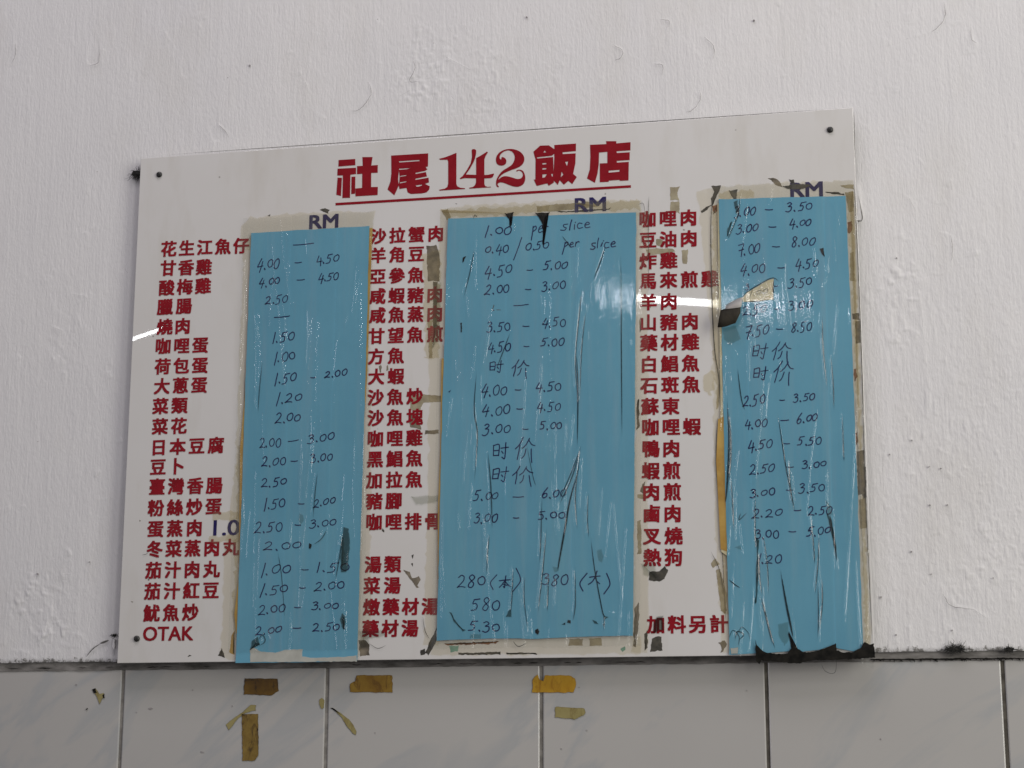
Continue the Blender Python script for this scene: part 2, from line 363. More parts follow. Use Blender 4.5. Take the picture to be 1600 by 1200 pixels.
M['yellowed2'] = clear('yellowed_tape_thick', (0.972, 0.945, 0.865), 0.2, 0.6, 0.12, (.52, .47, .34), 0.00008)
M['smear'] = clear('dark_smear', (0.58, 0.60, 0.57), 0.3, 0.6, 0.20, (.03, .035, .03))
M['light_smear'] = clear('light_smear', (0.86, 0.87, 0.84), 0.3, 0.6, 0.05, (.06, .06, .05))

# ------------------------------------------------------------------ the plaster wall
D_WALL = 0.003
ridges = [  # photo-traced blisters, chips and trowel lines: points, height mm, width px
 ([(24,65),(24,85),(18,102),(8,98)],.35,2.2), ([(142,60),(136,85),(137,100),(146,102),(154,95),(155,70),(158,57)],.55,2.2),
 ([(283,92),(280,108),(286,120),(295,118),(297,90)],.4,2.2), ([(575,127),(580,145),(560,172),(548,173)],.5,2.0),
 ([(477,128),(480,135)],.5,2), ([(340,193),(352,205),(357,215)],.5,2), ([(326,197),(332,220),(345,221)],.35,2.5),
 ([(655,35),(650,70),(647,100)],.45,2), ([(585,5),(592,80),(595,117)],.25,2.5), ([(612,197),(616,212)],.5,2), ([(697,90),(735,109)],.4,2),
 ([(957,70),(972,78),(970,90),(960,94)],.5,2), ([(1100,57),(1116,75),(1115,92)],.5,2), ([(1082,65),(1085,80),(1095,88)],.3,2.5),
 ([(1030,30),(1045,33),(1045,43),(1028,55)],.4,2), ([(1022,100),(1035,102),(1035,117)],.45,2), ([(1087,140),(1095,150),(1085,170),(1072,175)],.5,2),
 ([(1475,3),(1477,25),(1455,50),(1415,60)],.4,2), ([(1412,22),(1425,20),(1426,5)],.4,2), ([(1517,42),(1520,65),(1528,68)],.8,3),
 ([(812,160),(822,178)],.4,2), ([(1350,75),(1352,150)],.3,2.2), ([(128,365),(138,365),(137,390)],.4,2),
 ([(68,430),(72,438),(82,421),(87,428)],.4,2), ([(100,417),(110,447),(112,460),(132,462),(135,467),(113,478)],.4,2), ([(78,460),(87,483),(97,490)],.35,2.3),
 ([(83,510),(98,518)],.45,2), ([(122,492),(128,513),(135,507)],.4,2), ([(198,382),(187,387),(185,423),(198,427)],.35,2.5),
 ([(77,543),(88,555),(100,567)],.5,3), ([(70,545),(92,568)],.4,3), ([(65,595),(72,600),(63,607)],.6,2.5), ([(143,570),(147,617)],.35,2.5),
 ([(97.5,878),(111.5,878),(110,907),(95,906),(97.5,878)],.5,1.8), ([(96,898),(111,898)],.5,1.8),
 ([(33,903),(47,921),(73,946),(71,978),(60,1012)],.9,4.5), ([(17,943),(11,981),(6,1012)],.6,3.5), ([(68,905),(58,924)],.9,6), ([(134,917),(138,920)],.8,4.5),
 ([(118,991),(128,996)],.9,5), ([(74,988),(76,992)],.9,6), ([(30,1017),(45,1022)],.8,5), ([(25,940),(30,948)],.7,4),
 ([(1485,280),(1487,300),(1473,318),(1450,313)],.35,2), ([(1407,300),(1423,313),(1431,333),(1427,347),(1410,353)],.35,2),
 ([(1465,348),(1468,362),(1485,368),(1488,383),(1487,407),(1478,427),(1450,428)],.4,2), ([(1408,373),(1428,377),(1433,397)],.35,2),
 ([(1435,430),(1437,467),(1442,513),(1447,573)],.5,2.2), ([(1410,575),(1410,600)],.3,2.2), ([(1525,392),(1526,400)],.7,5), ([(1410,365),(1411,372)],.6,3),
 ([(1467,907),(1487,943),(1523,953),(1543,967)],.5,2.5), ([(1400,520),(1404,528)],.7,4), ([(1540,818),(1545,830)],.7,5), ([(1325,300),(1345,360)],.3,6),
]
zones = [(690,110,75,.55),(650,128,40,.6),(770,100,40,.5),(745,172,45,.5),(865,105,40,.35),(1392,458,42,.8),(1420,430,30,.6),(1405,523,28,.6),
         (60,935,48,.85),(85,985,30,.7),(1590,880,55,.6),(1540,900,60,.35),(1500,640,90,.22),(1480,800,130,.25),(1560,600,80,.25),(95,550,50,.3),(860,170,60,.25)]
def axis(a0, a1, b0, b1, step):
    return np.concatenate([np.linspace(a0, b0, 12)[:-1], np.arange(b0, b1, step), np.linspace(b1, a1, 12)])
xs = axis(-1.7, 1.6, -0.60, 0.485, 0.0010); zs = np.concatenate([np.arange(0.0068, 0.715, 0.0010), np.linspace(0.72, 1.5, 14)])
X, Z = np.meshgrid(xs, zs, indexing='ij')
H = 0.55 * vnoise(X / .16, Z / .22, 3, 2) + 0.24 * vnoise(X / .035, Z / .09, 9, 2) + 0.10 * vnoise(X / .006, Z / .06, 21, 2)
wet = np.clip((X - 0.12) / .25, 0, 1) * np.clip((0.45 - Z) / .25, 0, 1)             # the lower right is rougher
for sx, sz, a, th, sd in ((.0034, .0085, .17, .28, 31), (.0022, .0035, .13, .30, 47), (.006, .02, .22, .38, 59)):
    n = vnoise(X / sx, Z / sz, sd, 2); H += a * np.clip(n - th, 0, 1) / (1 - th) * (.30 + .75 * wet) * (.6 + .8 * np.clip(vnoise(X / .05, Z / .06, sd + 5) + .4, 0, 1)) * 2.0
for cx, cy, r, a in zones:
    c = at(cx, cy, D_WALL); q = np.exp(-(((X - c[0]) ** 2 + (Z - c[2]) ** 2) / (r * .0006) ** 2))
    n = vnoise(X / .0042, Z / .0055, int(cx), 2); n2 = vnoise(X / .010, Z / .013, int(cy), 3)
    H += q * a * (1.5 * np.clip(n - .12, 0, 1) + .28 * np.clip((n2 - .10) / .05, 0, 1) - .5 * np.clip(-n - .42, 0, 1))
r_ = random.Random(5); more = []
for k in range(170):     # small dabs and chips of old paint
    x, y = r_.uniform(0, 1600), r_.uniform(0, 1025); L = r_.uniform(3, 16); a = r_.gauss(1.57, .5)
    more.append(([(x, y), (x + L * .5 * math.cos(a) + r_.uniform(-2, 2), y + L * .5 * math.sin(a)), (x + L * math.cos(a), y + L * math.sin(a))], r_.uniform(.25, .9), r_.uniform(1.2, 2.6)))
ridges += more
for pts, h, wpx in ridges:
    pts = smooth_poly(pts, 4); P = at([p[0] for p in pts], [p[1] for p in pts], D_WALL)
    x0, x1, z0, z1 = P[:, 0].min() - .01, P[:, 0].max() + .01, P[:, 2].min() - .01, P[:, 2].max() + .01
    i = slice(np.searchsorted(xs, x0), np.searchsorted(xs, x1)); j = slice(np.searchsorted(zs, z0), np.searchsorted(zs, z1))
    d, t, s = seg_dist(X[i, j], Z[i, j], [(p[0], p[2]) for p in P]); wd = wpx * .0006
    H[i, j] += 0.62 * h * np.where(s * (1 if len(pts) % 2 else 1) > 0, np.exp(-(d / (wd * 4.5))), np.exp(-(d / (wd * .8)) ** 2)) * (0.7 + .5 * vnoise(X[i, j] / .01, Z[i, j] / .01, 5)) * np.clip(np.minimum(t, 1 - t) * 8 + .3, 0, 1)
edge = np.clip((Z - 0.0068) / 0.004, 0, 1)
H = H * (0.35 + 0.65 * edge) - (1 - edge) ** 2 * 1.0
P = np.stack([X, -D_WALL - H * MM, Z + (1 - edge) * 0.0009 * vnoise(X / .03, X / .03 + 3, 77, 3)], -1)
wall = grid_mesh('wall', P, M['plaster']); wall['kind'] = 'structure'
cracks = [[(24,68),(24,85),(18,101)],[(155,70),(155,94),(147,101),(137,101)],[(575,127),(580,145),(572,160),(560,172),(548,173)],[(477,128),(480,135)],
 [(340,193),(352,205),(357,215)],[(655,35),(652,60)],[(647,95),(648,108),(640,127),(655,127)],[(697,90),(735,109)],[(957,70),(972,78),(970,90),(960,94)],
 [(1100,57),(1112,68),(1116,78),(1115,92)],[(1030,30),(1045,33),(1045,43)],[(1022,100),(1035,102),(1035,117)],[(1092,141),(1095,150),(1090,163),(1080,173),(1072,175)],
 [(1475,3),(1477,22),(1470,38),(1455,50)],[(1420,60),(1414,61)],[(1426,5),(1425,18)],[(1517,42),(1518,60),(1526,68)],[(812,160),(822,178)],[(612,197),(616,212)],
 [(137,368),(137,390)],[(82,421),(87,428)],[(107,430),(112,447)],[(112,460),(132,462)],[(132,462),(135,467)],[(83,511),(98,518)],[(196,382),(199,383)],[(193,417),(199,427)],
 [(65,593),(72,600)],[(88,555),(100,567)],[(109,686),(116,686)],[(97,879),(97,905)],[(96,898),(111,898)],[(95,905),(104,906)],[(1486,282),(1487,297)],[(1485,368),(1488,383),(1487,407)],
 [(1420,310),(1431,330)],[(1465,350),(1468,361)],[(1437,467),(1442,513)],[(1502,562),(1498,567)],[(1473,928),(1487,947),(1523,953)],[(1523,953),(1543,967)],[(1455,880),(1463,882)],
 [(690,62),(694,75)],[(700,40),(706,52)],[(727,40),(731,48)],[(738,125),(742,135)],[(705,150),(712,158)],[(697,176),(694,190)],[(770,85),(777,95)],[(775,178),(778,172)],
 [(630,130),(655,124)],[(625,150),(640,142)],[(730,168),(740,176)],[(390,103),(394,100)],[(285,162),(287,158)],[(600,150),(602,152)],[(1058,12),(1060,14)],[(1040,130),(1039,165)],
 [(1401,528),(1404,520)],[(1385,460),(1390,470)],[(1380,470),(1386,480)],[(1400,465),(1402,472)],[(1358,440),(1362,446)],[(1415,450),(1420,455)],[(1360,450),(1357,455)]]
parts = []
for c in cracks:
    q = smooth_poly(c, 5); q = [(x + rng.normal(0, .35), y + rng.normal(0, .35)) for x, y in q]
    V, F = ribbon(q, 0.0010, D_WALL + 0.0014); n = len(V) // 2
    parts.append((np.vstack([V[:n], (V[:n] + V[n:]) / 2, V[n:]]), [[i, i + 1, i + 1 + n, i + n] for i in range(n - 1)] + [[i + n, i + 1 + n, i + 1 + 2 * n, i + 2 * n] for i in range(n - 1)]))
at_v = np.concatenate([np.repeat([0, 1, 0], len(v) // 3) for v, f in parts]).astype(np.float32)
V, F = merge(parts); o = mesh('paint_cracks', V, F, soft('crack', .05, .9, 170, 1.7, .7), wall)
o.data.attributes.new('soft', 'FLOAT', 'POINT').data.foreach_set('value', at_v)
specks = [(1425,688,1.2),(1390,710,1.2),(1452,729,1.4),(1470,732,1.3),(1453,789,1.4),(1480,789,1.4),(1424,862,1.8),(1377,933,1.8),(1488,985,1.4),(1400,992,1.2),(1259,316,1.3),(823,27,1.5),(1178,32,1.6),(1158,436,1),
          (1401,403,1.0),(1340,800,1.6),(58,897,1.6),(140,878,1.2),(390,102,1.3),(1552,903,1.2),(1455,897,1.1)]
for s in specks:
    pass
parts = []
for x, y, r in specks:
    a = np.linspace(0, 6.283, 8)[:-1]; rr = r * (0.6 + .6 * rng.random(7))
    parts.append(plate_data([(x + q * math.cos(t), y + q * math.sin(t)) for q, t in zip(rr, a)], D_WALL + 0.0014, 0.0009))
V, F = merge(parts); mesh('paint_specks', V, F, M['crack'], wall)

# ------------------------------------------------------------------ tiles and the mortar strip above them
T = 0.2
def bevel_box(x0, x1, z0, z1, y, dep, bv):
    """a glazed tile: a pillow-edged block facing -y"""
    V = []
    for o, yy in ((0, y + dep), (0, y + bv), (bv * .3, y + bv * .3), (bv, y)):
        V += [(x0 + o, yy, z0 + o), (x1 - o, yy, z0 + o), (x1 - o, yy, z1 - o), (x0 + o, yy, z1 - o)]
    F = []
    for k in range(3):
        a = 4 * k
        for i in range(4): F.append([a + i, a + (i + 1) % 4, a + 4 + (i + 1) % 4, a + 4 + i])
    F.append([12, 13, 14, 15]); return V, F
parts = []
for k in range(-8, 8):
    for r in range(3):
        g = 0.0015
        parts.append(bevel_box(k * T + g, (k + 1) * T - g, -(r + 1) * 0.25 + g, -r * 0.25 - (g if r else 0.0004), rng.normal(0, .00012), 0.008, 0.0012))
V, F = merge(parts)
tiles = mesh('tiled_wall', V, F, M['tile']); tiles['kind'] = 'structure'
gx = np.linspace(-1.6, 1.6, 500); gz = np.linspace(-0.75, -0.0006, 60); GX, GZ = np.meshgrid(gx, gz, indexing='ij')
grid_mesh('grout', np.stack([GX, 0.0011 + 0.0003 * vnoise(GX / .01, GZ / .01, 4, 2), GZ], -1), M['grout'], tiles)
xs2 = np.linspace(-1.6, 1.6, 1800); zs2 = np.linspace(-0.0012, 0.0095, 9); SX, SZ = np.meshgrid(xs2, zs2, indexing='ij')
low = (SZ < 0).astype(float)
SZ2 = SZ + low * 0.0007 * vnoise(SX / .012, SX / .05, 8, 3)
SY = -0.0007 - 0.0009 * vnoise(SX / .02, SZ / .006, 12, 3) * (1 - low * .6)
strip = grid_mesh('mortar_strip', np.stack([SX, SY, SZ2], -1), M['mortar']); strip['kind'] = 'structure'
parts = []
def lip(x): return 1046.2 - x * .0105 + max(0, x - 1366) * .002
for x0 in np.arange(1360, 1600, 11):      # hairline of dirt under the strip, with short ticks hanging off it
    q = [(x0 + k * 2.3, lip(x0 + k * 2.3) - 1.2 + rng.normal(0, .3)) for k in range(6)]
    parts.append(ribbon(q, rng.uniform(.0006, .0016), 0.0016, False))
    for k in range(2):
        xx = x0 + rng.uniform(0, 11); yy = lip(xx) - 1; parts.append(ribbon([(xx, yy), (xx + rng.uniform(.5, 3), yy + rng.uniform(.5, 2)), (xx + rng.uniform(1, 5), yy + rng.uniform(1.5, 5))], rng.uniform(.0005, .0011), 0.0016))
for x0 in rng.uniform(0, 1340, 26):
    q = [(x0 + k * 3, lip(x0 + k * 3) - 1.6 + rng.normal(0, .3)) for k in range(int(rng.uniform(4, 10)))]
    parts.append(ribbon(q, rng.uniform(.0003, .0008), 0.0016))
V, F = merge(parts); mesh('mortar_crumbs', V, F, M['black_grime'], strip)

# ------------------------------------------------------------------ the menu board
D_B = 0.0145                                   # its front
_c = at([183, 1366, 1333, 220], [1036, 1022, 170, 246], D_B)
BX0, BZ0 = (_c[0, 0] + _c[3, 0]) / 2, (_c[0, 2] + _c[1, 2]) / 2
BW, BH = (_c[1, 0] + _c[2, 0]) / 2 - BX0, (_c[2, 2] + _c[3, 2]) / 2 - BZ0
board = thing('menu_board', 'white acrylic menu board with red dish names and a red title, screwed to the wall', 'menu board', (BX0 + BW / 2, -D_WALL, BZ0))
V, F = bevel_box(BX0, BX0 + BW, BZ0, BZ0 + BH, -D_B, 0.0042, 0.0004)
mesh('panel', V, F, M['acrylic'], board)
for px, py in ((249, 273), (1297, 203), (214, 998)):
    c = at(px, py, D_B); V = []; F = []; n = 20; r = 0.0029
    for rr, dy in ((r, 0.0), (r, -0.0009), (r * .72, -0.0019), (r * .25, -0.0022)):
        for k in range(n): a = 6.2832 * k / n; V.append((c[0] + rr * math.cos(a), c[1] + dy, c[2] + rr * math.sin(a)))
    for k in range(3):
        for i in range(n): F.append([k * n + i, k * n + (i + 1) % n, (k + 1) * n + (i + 1) % n, (k + 1) * n + i])
    F.append([3 * n + i for i in range(n)])
    mesh('screw', V, F, M['screw'], board, True)

D_T = D_B + 0.00025
_cache = {}
def glyph(ch, off):
    k = (ch, off)
    if k not in _cache:
        cu = bpy.data.curves.new('glyph', 'FONT'); cu.body = ch; cu.resolution_u = 3
        o = bpy.data.objects.new('glyph', cu); COL.objects.link(o)
        dg = bpy.context.evaluated_depsgraph_get(); me = bpy.data.meshes.new_from_object(o.evaluated_get(dg))
        V = np.zeros(len(me.vertices) * 3); me.vertices.foreach_get('co', V)
        V = V.reshape(-1, 3); F = [list(p.vertices) for p in me.polygons]; n = len(V); VV = []; FF = []
        for j, (dx, dy) in enumerate(((0, 0), (1, .8), (-1, .8), (1, -.8), (-1, -.8))):     # thicken the strokes, each layer a hair proud of the last
            VV.append(V + [dx * off, dy * off, j * .0012]); FF += [[i + j * n for i in f] for f in F]
        _cache[k] = (np.vstack(VV), FF)
        bpy.data.objects.remove(o); bpy.data.curves.remove(cu); bpy.data.meshes.remove(me)
    return _cache[k]
def row(name, text, a, b, mat_, em, off=0.035, squash=1.0):
    """printed row: the centres of its first and last character in the photo"""
    A = at(*a, D_T); B = at(*b, D_T); n = len(text); parts = []
    u = (B - A) / np.linalg.norm(B - A)
    up = np.array([-u[2], 0, u[0]])
    for i, ch in enumerate(text):
        V, F = glyph(ch, off); c = A + (B - A) * (i / max(1, n - 1))
        q = (V[:, :1] - 0.5) * em * u + (V[:, 1:2] - 0.38) * em * squash * up + c
        q[:, 1] = -D_T - V[:, 2] * em
        parts.append((q, F))
    V, F = merge(parts); return mesh(name, V, F, mat_, board)
EM1, EM2, EM3 = 0.0165, 0.0161, 0.0163
rows = [
 [('花生江魚仔',263.8,388.8,377,383.8),('甘香雞',263,418.8,318.8,417),('酸梅雞',260.5,449.5,317.5,446.5),('臘腸',258,479.5,287.5,478),('燒肉',257.5,510.5,285.5,509.3),
  ('咖哩蛋',255,540.8,313,539),('荷包蛋',254.3,572.5,312.5,570.5),('大蔥蛋',253,603.3,311.3,601.3),('菜類',250.8,634.5,280.5,633.4),('菜花',250,666.3,279.5,665.3),
  ('日本豆腐',248,698.8,337.5,695.5),('豆卜',247,729.5,276,728.4),('臺灣香腸',245.5,760.5,335,758.3),('粉絲炒蛋',243.8,793.8,333.8,791),('蛋蒸肉',243,826.3,303.8,824.8),
  ('冬菜蒸肉丸',241.8,858,361,855),('茄汁肉丸',240,891,330.5,889.3),('茄汁紅豆',238.3,923.8,329.5,922.2),('魷魚炒',237,958,297.5,956.6)],
 [('沙拉蟹肉',591,369,681,365),('羊角豆',591,398.9,650.5,396.6),('亞參魚',590.3,431.7,650,429.5),('咸蝦豬肉',590,462.6,679.4,460),('咸魚蒸肉',590,492.5,679.4,490),
  ('甘望魚煎',588.4,525,679.4,521.7),('方魚',587.7,556.9,618.6,555.6),('大蝦',588,588.5,618.6,587.6),('沙魚炒',587,621,648,619),('沙魚塊',587,653,648,651.3),
  ('咖哩雞',586.5,685.4,647.4,683.9),('黑鯧魚',586,717.5,647.4,716),('加拉魚',585,750.5,646.8,749),('豬腳',585,783,615.6,782.3),('咖哩排骨',584.4,815.6,676.5,814.2),
  ('湯類',583,882,613.5,881.4),('菜湯',581,915,613,914.5),('燉藥材湯',580.5,948.4,672,947.4),('藥材湯',579,982,640.5,981.5)],
 [('咖哩肉',1011.8,342.5,1075.8,340),('豆油肉',1012.5,375,1076.3,372.5),('炸雞',1012.5,408,1045,406.8),('馬來煎雞',1012.5,438.8,1109.5,435.5),('羊肉',1013,472,1045,471),
  ('山豬肉',1013,504,1078,502),('藥材雞',1013.8,535.8,1078.8,534),('白鯧魚',1014,569,1079,567.5),('石斑魚',1014.5,602,1080,600.5),('蘇東',1015.5,635,1048,634.4),
  ('咖哩蝦',1016.3,667.5,1081,666.3),('鴨肉',1016.8,701,1049,700.7),('蝦煎',1016.8,735.5,1049.5,735.1),('肉煎',1017.5,768.8,1050.5,768.4),('鹵肉',1018,802.5,1051,802.3),
  ('叉燒',1018.8,837.5,1052.5,837.2),('熱狗',1019.3,871,1052.5,870.7),('加料另計',1025,976,1123.3,974.8)]]
for rs, em in zip(rows, (EM1, EM2, EM3)):
    for t, x0, y0, x1, y1 in rs:
        row('dish_name', t, (x0, y0), (x1, y1), M['red'], em)
def latin(name, text, x0, y0, x1, y1, h, mat_, off, vis=1.0):
    """bold latin row between two pixel points of its baseline, h = cap height in px"""
    A = at(x0, y0, D_T); B = at(x1, y1, D_T); u = (B - A) / np.linalg.norm(B - A); up = np.array([-u[2], 0, u[0]])
    V, F = glyph(text, off); lo, hi = V[:, 0].min(), V[:, 0].max(); top = V[:, 1].max()
    sx = np.linalg.norm(B - A) / (hi - lo); sy = h * .000604 / top
    q = A + (V[:, :1] - lo) * sx * u + V[:, 1:2] * sy * up; q[:, 1] = -D_T - V[:, 2] * .01
    return mesh(name, q, F, mat_, board)
latin('dish_name', 'OTAK', 223, 1001, 302, 1000.2, 21.5, M['red'], 0.022)
latin('price_figure', '1.0', 333, 836.5, 374, 835.7, 24, M['navy'], 0.014)
latin('currency_mark', 'RM', 483, 357.5, 528.5, 355, 22.5, M['navy'], 0.025)
latin('currency_mark', 'RM', 898, 331.5, 947, 329, 22.5, M['navy'], 0.025)
latin('currency_mark', 'RM', 1235, 308.5, 1286, 306, 23, M['navy'], 0.025)
# title, traced (zoomed tenfold)
def title_shape(origin_, outer, holes=()):
    cu = bpy.data.curves.new('t', 'CURVE'); cu.dimensions = '2D'; cu.fill_mode = 'BOTH'; cu.extrude = 0.0
    for poly in [outer] + list(holes):
        P = at([origin_[0] + p[0] / 10 for p in poly], [origin_[1] + p[1] / 10 for p in poly], D_T)
        s = cu.splines.new('POLY'); s.points.add(len(P) - 1); s.use_cyclic_u = True
        for q, c in zip(s.points, P): q.co = (c[0] * 100, c[2] * 100, 0, 1)
    o = bpy.data.objects.new('t', cu); COL.objects.link(o)
    dg = bpy.context.evaluated_depsgraph_get(); me = bpy.data.meshes.new_from_object(o.evaluated_get(dg))
    V = [(v.co.x / 100, -D_T, v.co.y / 100) for v in me.vertices]; F = [list(p.vertices) for p in me.polygons]
    bpy.data.objects.remove(o); bpy.data.meshes.remove(me)
    n = len(V); V2 = V + [(x, y + 0.0002, z) for x, y, z in V]
    from collections import Counter
    ed = Counter()
    for f in F:
        for a, b in zip(f, f[1:] + f[:1]): ed[(a, b)] += 1
    sides = [[b, a, a + n, b + n] for (a, b) in ed if (b, a) not in ed]
    return V2, F + sides
O1, O2, O3 = (520, 215), (680, 215), (830, 205)
she = [[(90,350),(350,333),(352,430),(88,452)], [(75,485),(362,470),(362,568),(275,580),(268,940),(150,943),(158,590),(70,592)],
       [(75,625),(142,628),(127,910),(55,893)], [(292,612),(352,608),(348,875),(288,882)],
       [(462,303),(620,303),(600,435),(703,428),(700,548),(600,552),(598,772),(703,770),(700,897),(355,917),(352,795),(458,785),(460,565),(378,570),(380,445),(468,440)]]
V, F = merge([title_shape(O1, p) for p in she]); mesh('title_character', V, F, M['title_red'], board)
V, F = title_shape(O1, [(912,280),(1490,245),(1487,450),(1452,460),(1478,497),(1440,520),(1290,550),(1295,568),(1455,538),(1470,605),(1290,642),(1292,660),(1495,625),(1503,700),(1440,722),(1515,760),(1505,810),(1465,855),(1390,872),(1220,880),(1170,855),(1152,785),(1042,803),(1030,745),(1000,815),(960,900),(855,808),(900,690),(915,560)],
    [[(1032,515),(1045,600),(1040,690),(1026,725),(1020,640)],[(1032,370),(1355,348),(1355,366),(1040,388)],[(1034,486),(1220,475),(1150,494),(1036,503)],[(1050,598),(1150,583),(1150,597),(1050,612)],[(1048,698),(1150,680),(1150,694),(1048,715)],[(1295,746),(1395,733),(1392,750),(1340,765),(1305,765)]])
mesh('title_character', V, F, M['title_red'], board)
def sm(p): return smooth_poly(p, 4, True)
V, F = title_shape(O2, [(62,330),(160,305),(250,270),(320,240),(332,240),(330,720),(345,760),(390,782),(465,790),(465,803),(300,813),(70,828),(60,815),(150,797),(190,770),(203,720),(203,370),(190,345),(75,347)])
mesh('title_character', V, F, M['title_red'], board)
V, F = title_shape(O2, [(570,195),(585,180),(615,178),(640,195),(638,250),(620,330),(600,380),(545,480),(478,576),(640,581),(640,320),(720,275),(810,218),(822,230),(785,290),(768,340),(768,583),(830,580),(915,560),(918,575),(895,620),(870,632),(768,638),(768,720),(780,755),(820,770),(868,765),(868,776),(535,797),(530,783),(590,770),(625,740),(637,700),(638,636),(460,632),(395,648),(385,635),(430,600),(500,500),(555,400),(575,300)])
mesh('title_character', V, F, M['title_red'], board)
V, F = title_shape(O2, sm([(1045,303),(1095,325),(1112,370),(1090,420),(1030,438),(970,415),(948,350),(965,280),(1020,220),(1110,182),(1220,180),(1320,215),(1380,280),(1392,350),(1360,420),(1290,470),(1180,510),(1070,560),(1010,610),(988,655),(1040,615),(1110,602),(1200,622),(1280,645),(1340,635),(1370,590),(1355,540),(1310,515),(1275,530),(1272,512),(1320,500),(1375,525),(1405,600),(1400,680),(1360,740),(1280,770),(1180,750),(1080,710),(1020,700),(985,712),(975,737),(995,765),(980,775),(955,750),(952,690),(975,620),(1040,530),(1130,470),(1200,420),(1240,340),(1235,270),(1200,220),(1140,200),(1070,220),(1015,270),(1008,320),(1030,342)]))
mesh('title_character', V, F, M['title_red'], board)
V, F = title_shape(O3, [(35,320),(140,225),(275,220),(362,280),(362,215),(700,192),(698,310),(490,328),(492,357),(695,345),(690,500),(655,665),(712,715),(640,825),(580,775),(510,835),(445,765),(415,838),(352,772),(352,803),(275,852),(250,815),(85,855),(40,755),(65,755),(68,440),(55,400)],
    [[(190,332),(210,300),(235,330)],[(90,408),(325,383),(358,350),(362,400),(350,650),(342,402),(92,426)],[(175,498),(238,496),(235,515),(175,520)],[(175,577),(238,575),(235,594),(175,600)],[(175,676),(245,670),(215,720),(175,727)],[(312,668),(340,666),(335,712),(322,702)],[(530,478),(577,473),(560,547)],[(475,630),(502,680),(462,718)]])
mesh('title_character', V, F, M['title_red'], board)
V, F = title_shape(O3, [(920,212),(1175,200),(1170,155),(1330,155),(1328,190),(1552,170),(1550,298),(1335,312),(1337,340),(1540,328),(1538,450),(1335,463),(1340,490),(1525,478),(1520,768),(1385,775),(1380,760),(1212,772),(1210,790),(1072,797),(1072,503),(1190,498),(1190,322),(1060,333),(1055,520),(1035,660),(995,805),(872,738),(915,600),(925,400)],
    [[(1210,616),(1380,603),(1380,632),(1210,647)]])
mesh('title_character', V, F, M['title_red'], board)
plate('title_underline', [(524.3,317),(985.8,289.2),(985.8,293.2),(524.3,321)], D_T, 0.0002, M['title_red'], board)

# old tape, gum and dirt left on the board around the price sheets
D_R = D_B + 0.0004
def res(pts, m, rough=0.5, step=4, name='tape_residue', d=None):
    if d is None: d = D_R + rng.uniform(0, .00012) if m.startswith('yell') or m == 'dark' and max(p[1] for p in pts) < 300 else D_B + rng.uniform(.00004, .00018)
    if m.startswith('yellowed'): mm = soft(m, -.1, .8, 95, 2.2)
    elif 'smear' in m: mm = soft(m, 0, 1, 200, .8)
    else: mm = soft(m, .15, .5, 330, 1.3, .93)
    return soft_plate(name, pts, d, mm, board, rough, step, 3.0 if 'smear' in m else 1.8)
Y = 'yellowed'; Y2 = 'yellowed2'
for p in [[(374,352),(392,340),(455,333),(560,328),(584,330),(582,360),(396,368),(392,390),(376,392)],
          [(380,392),(393,366),(383,700),(368,1033),(344,1026),(350,860),(368,720),(374,560)],
          [(555,760),(574,600),(580,620),(579,980),(560,1026),(555,1026)],
          [(688,328),(705,322),(880,312),(1003,312),(1003,338),(700,346),(690,700),(685,1008),(662,1008),(667,780),(670,560),(684,420)],
          [(993,332),(1014,330),(1013,700),(1014,1020),(988,1020)],[(676,1000),(1003,992),(1003,1022),(672,1024)],
          [(1088,298),(1110,292),(1200,286),(1334,281),(1336,312),(1124,318),(1135,640),(1142,1022),(1128,1022),(1116,800),(1112,560),(1100,400)],
          [(1320,306),(1337,300),(1348,660),(1363,1020),(1348,1018)]]:
    res(p, Y, 1.3, 7, 'yellowed_tape')
for p in [[(690,329),(860,318),(860,330),(700,342)],[(900,318),(1000,313),(1001,328),(940,330)],[(1124,300),(1180,296),(1180,308),(1124,312)],[(1112,330),(1124,330),(1130,620),(1120,640),(1114,560)],
          [(1324,300),(1334,296),(1345,640),(1338,640),(1328,400)],[(1340,640),(1346,640),(1359,1010),(1352,1012)],[(660,395),(688,392),(686,560),(664,560)],[(372,700),(380,690),(372,1000),(362,1000)],
          [(1128,860),(1138,860),(1141,960),(1131,960)],[(1098,588),(1110,578),(1119,583),(1114,618),(1100,612)],[(566,360),(578,356),(574,590),(570,592)],[(333,800),(372,798),(374,812),(333,814)],[(326,838),(374,836),(374,846),(326,848)]]:
    res(p, Y2, 1.5, 5, 'yellowed_tape')
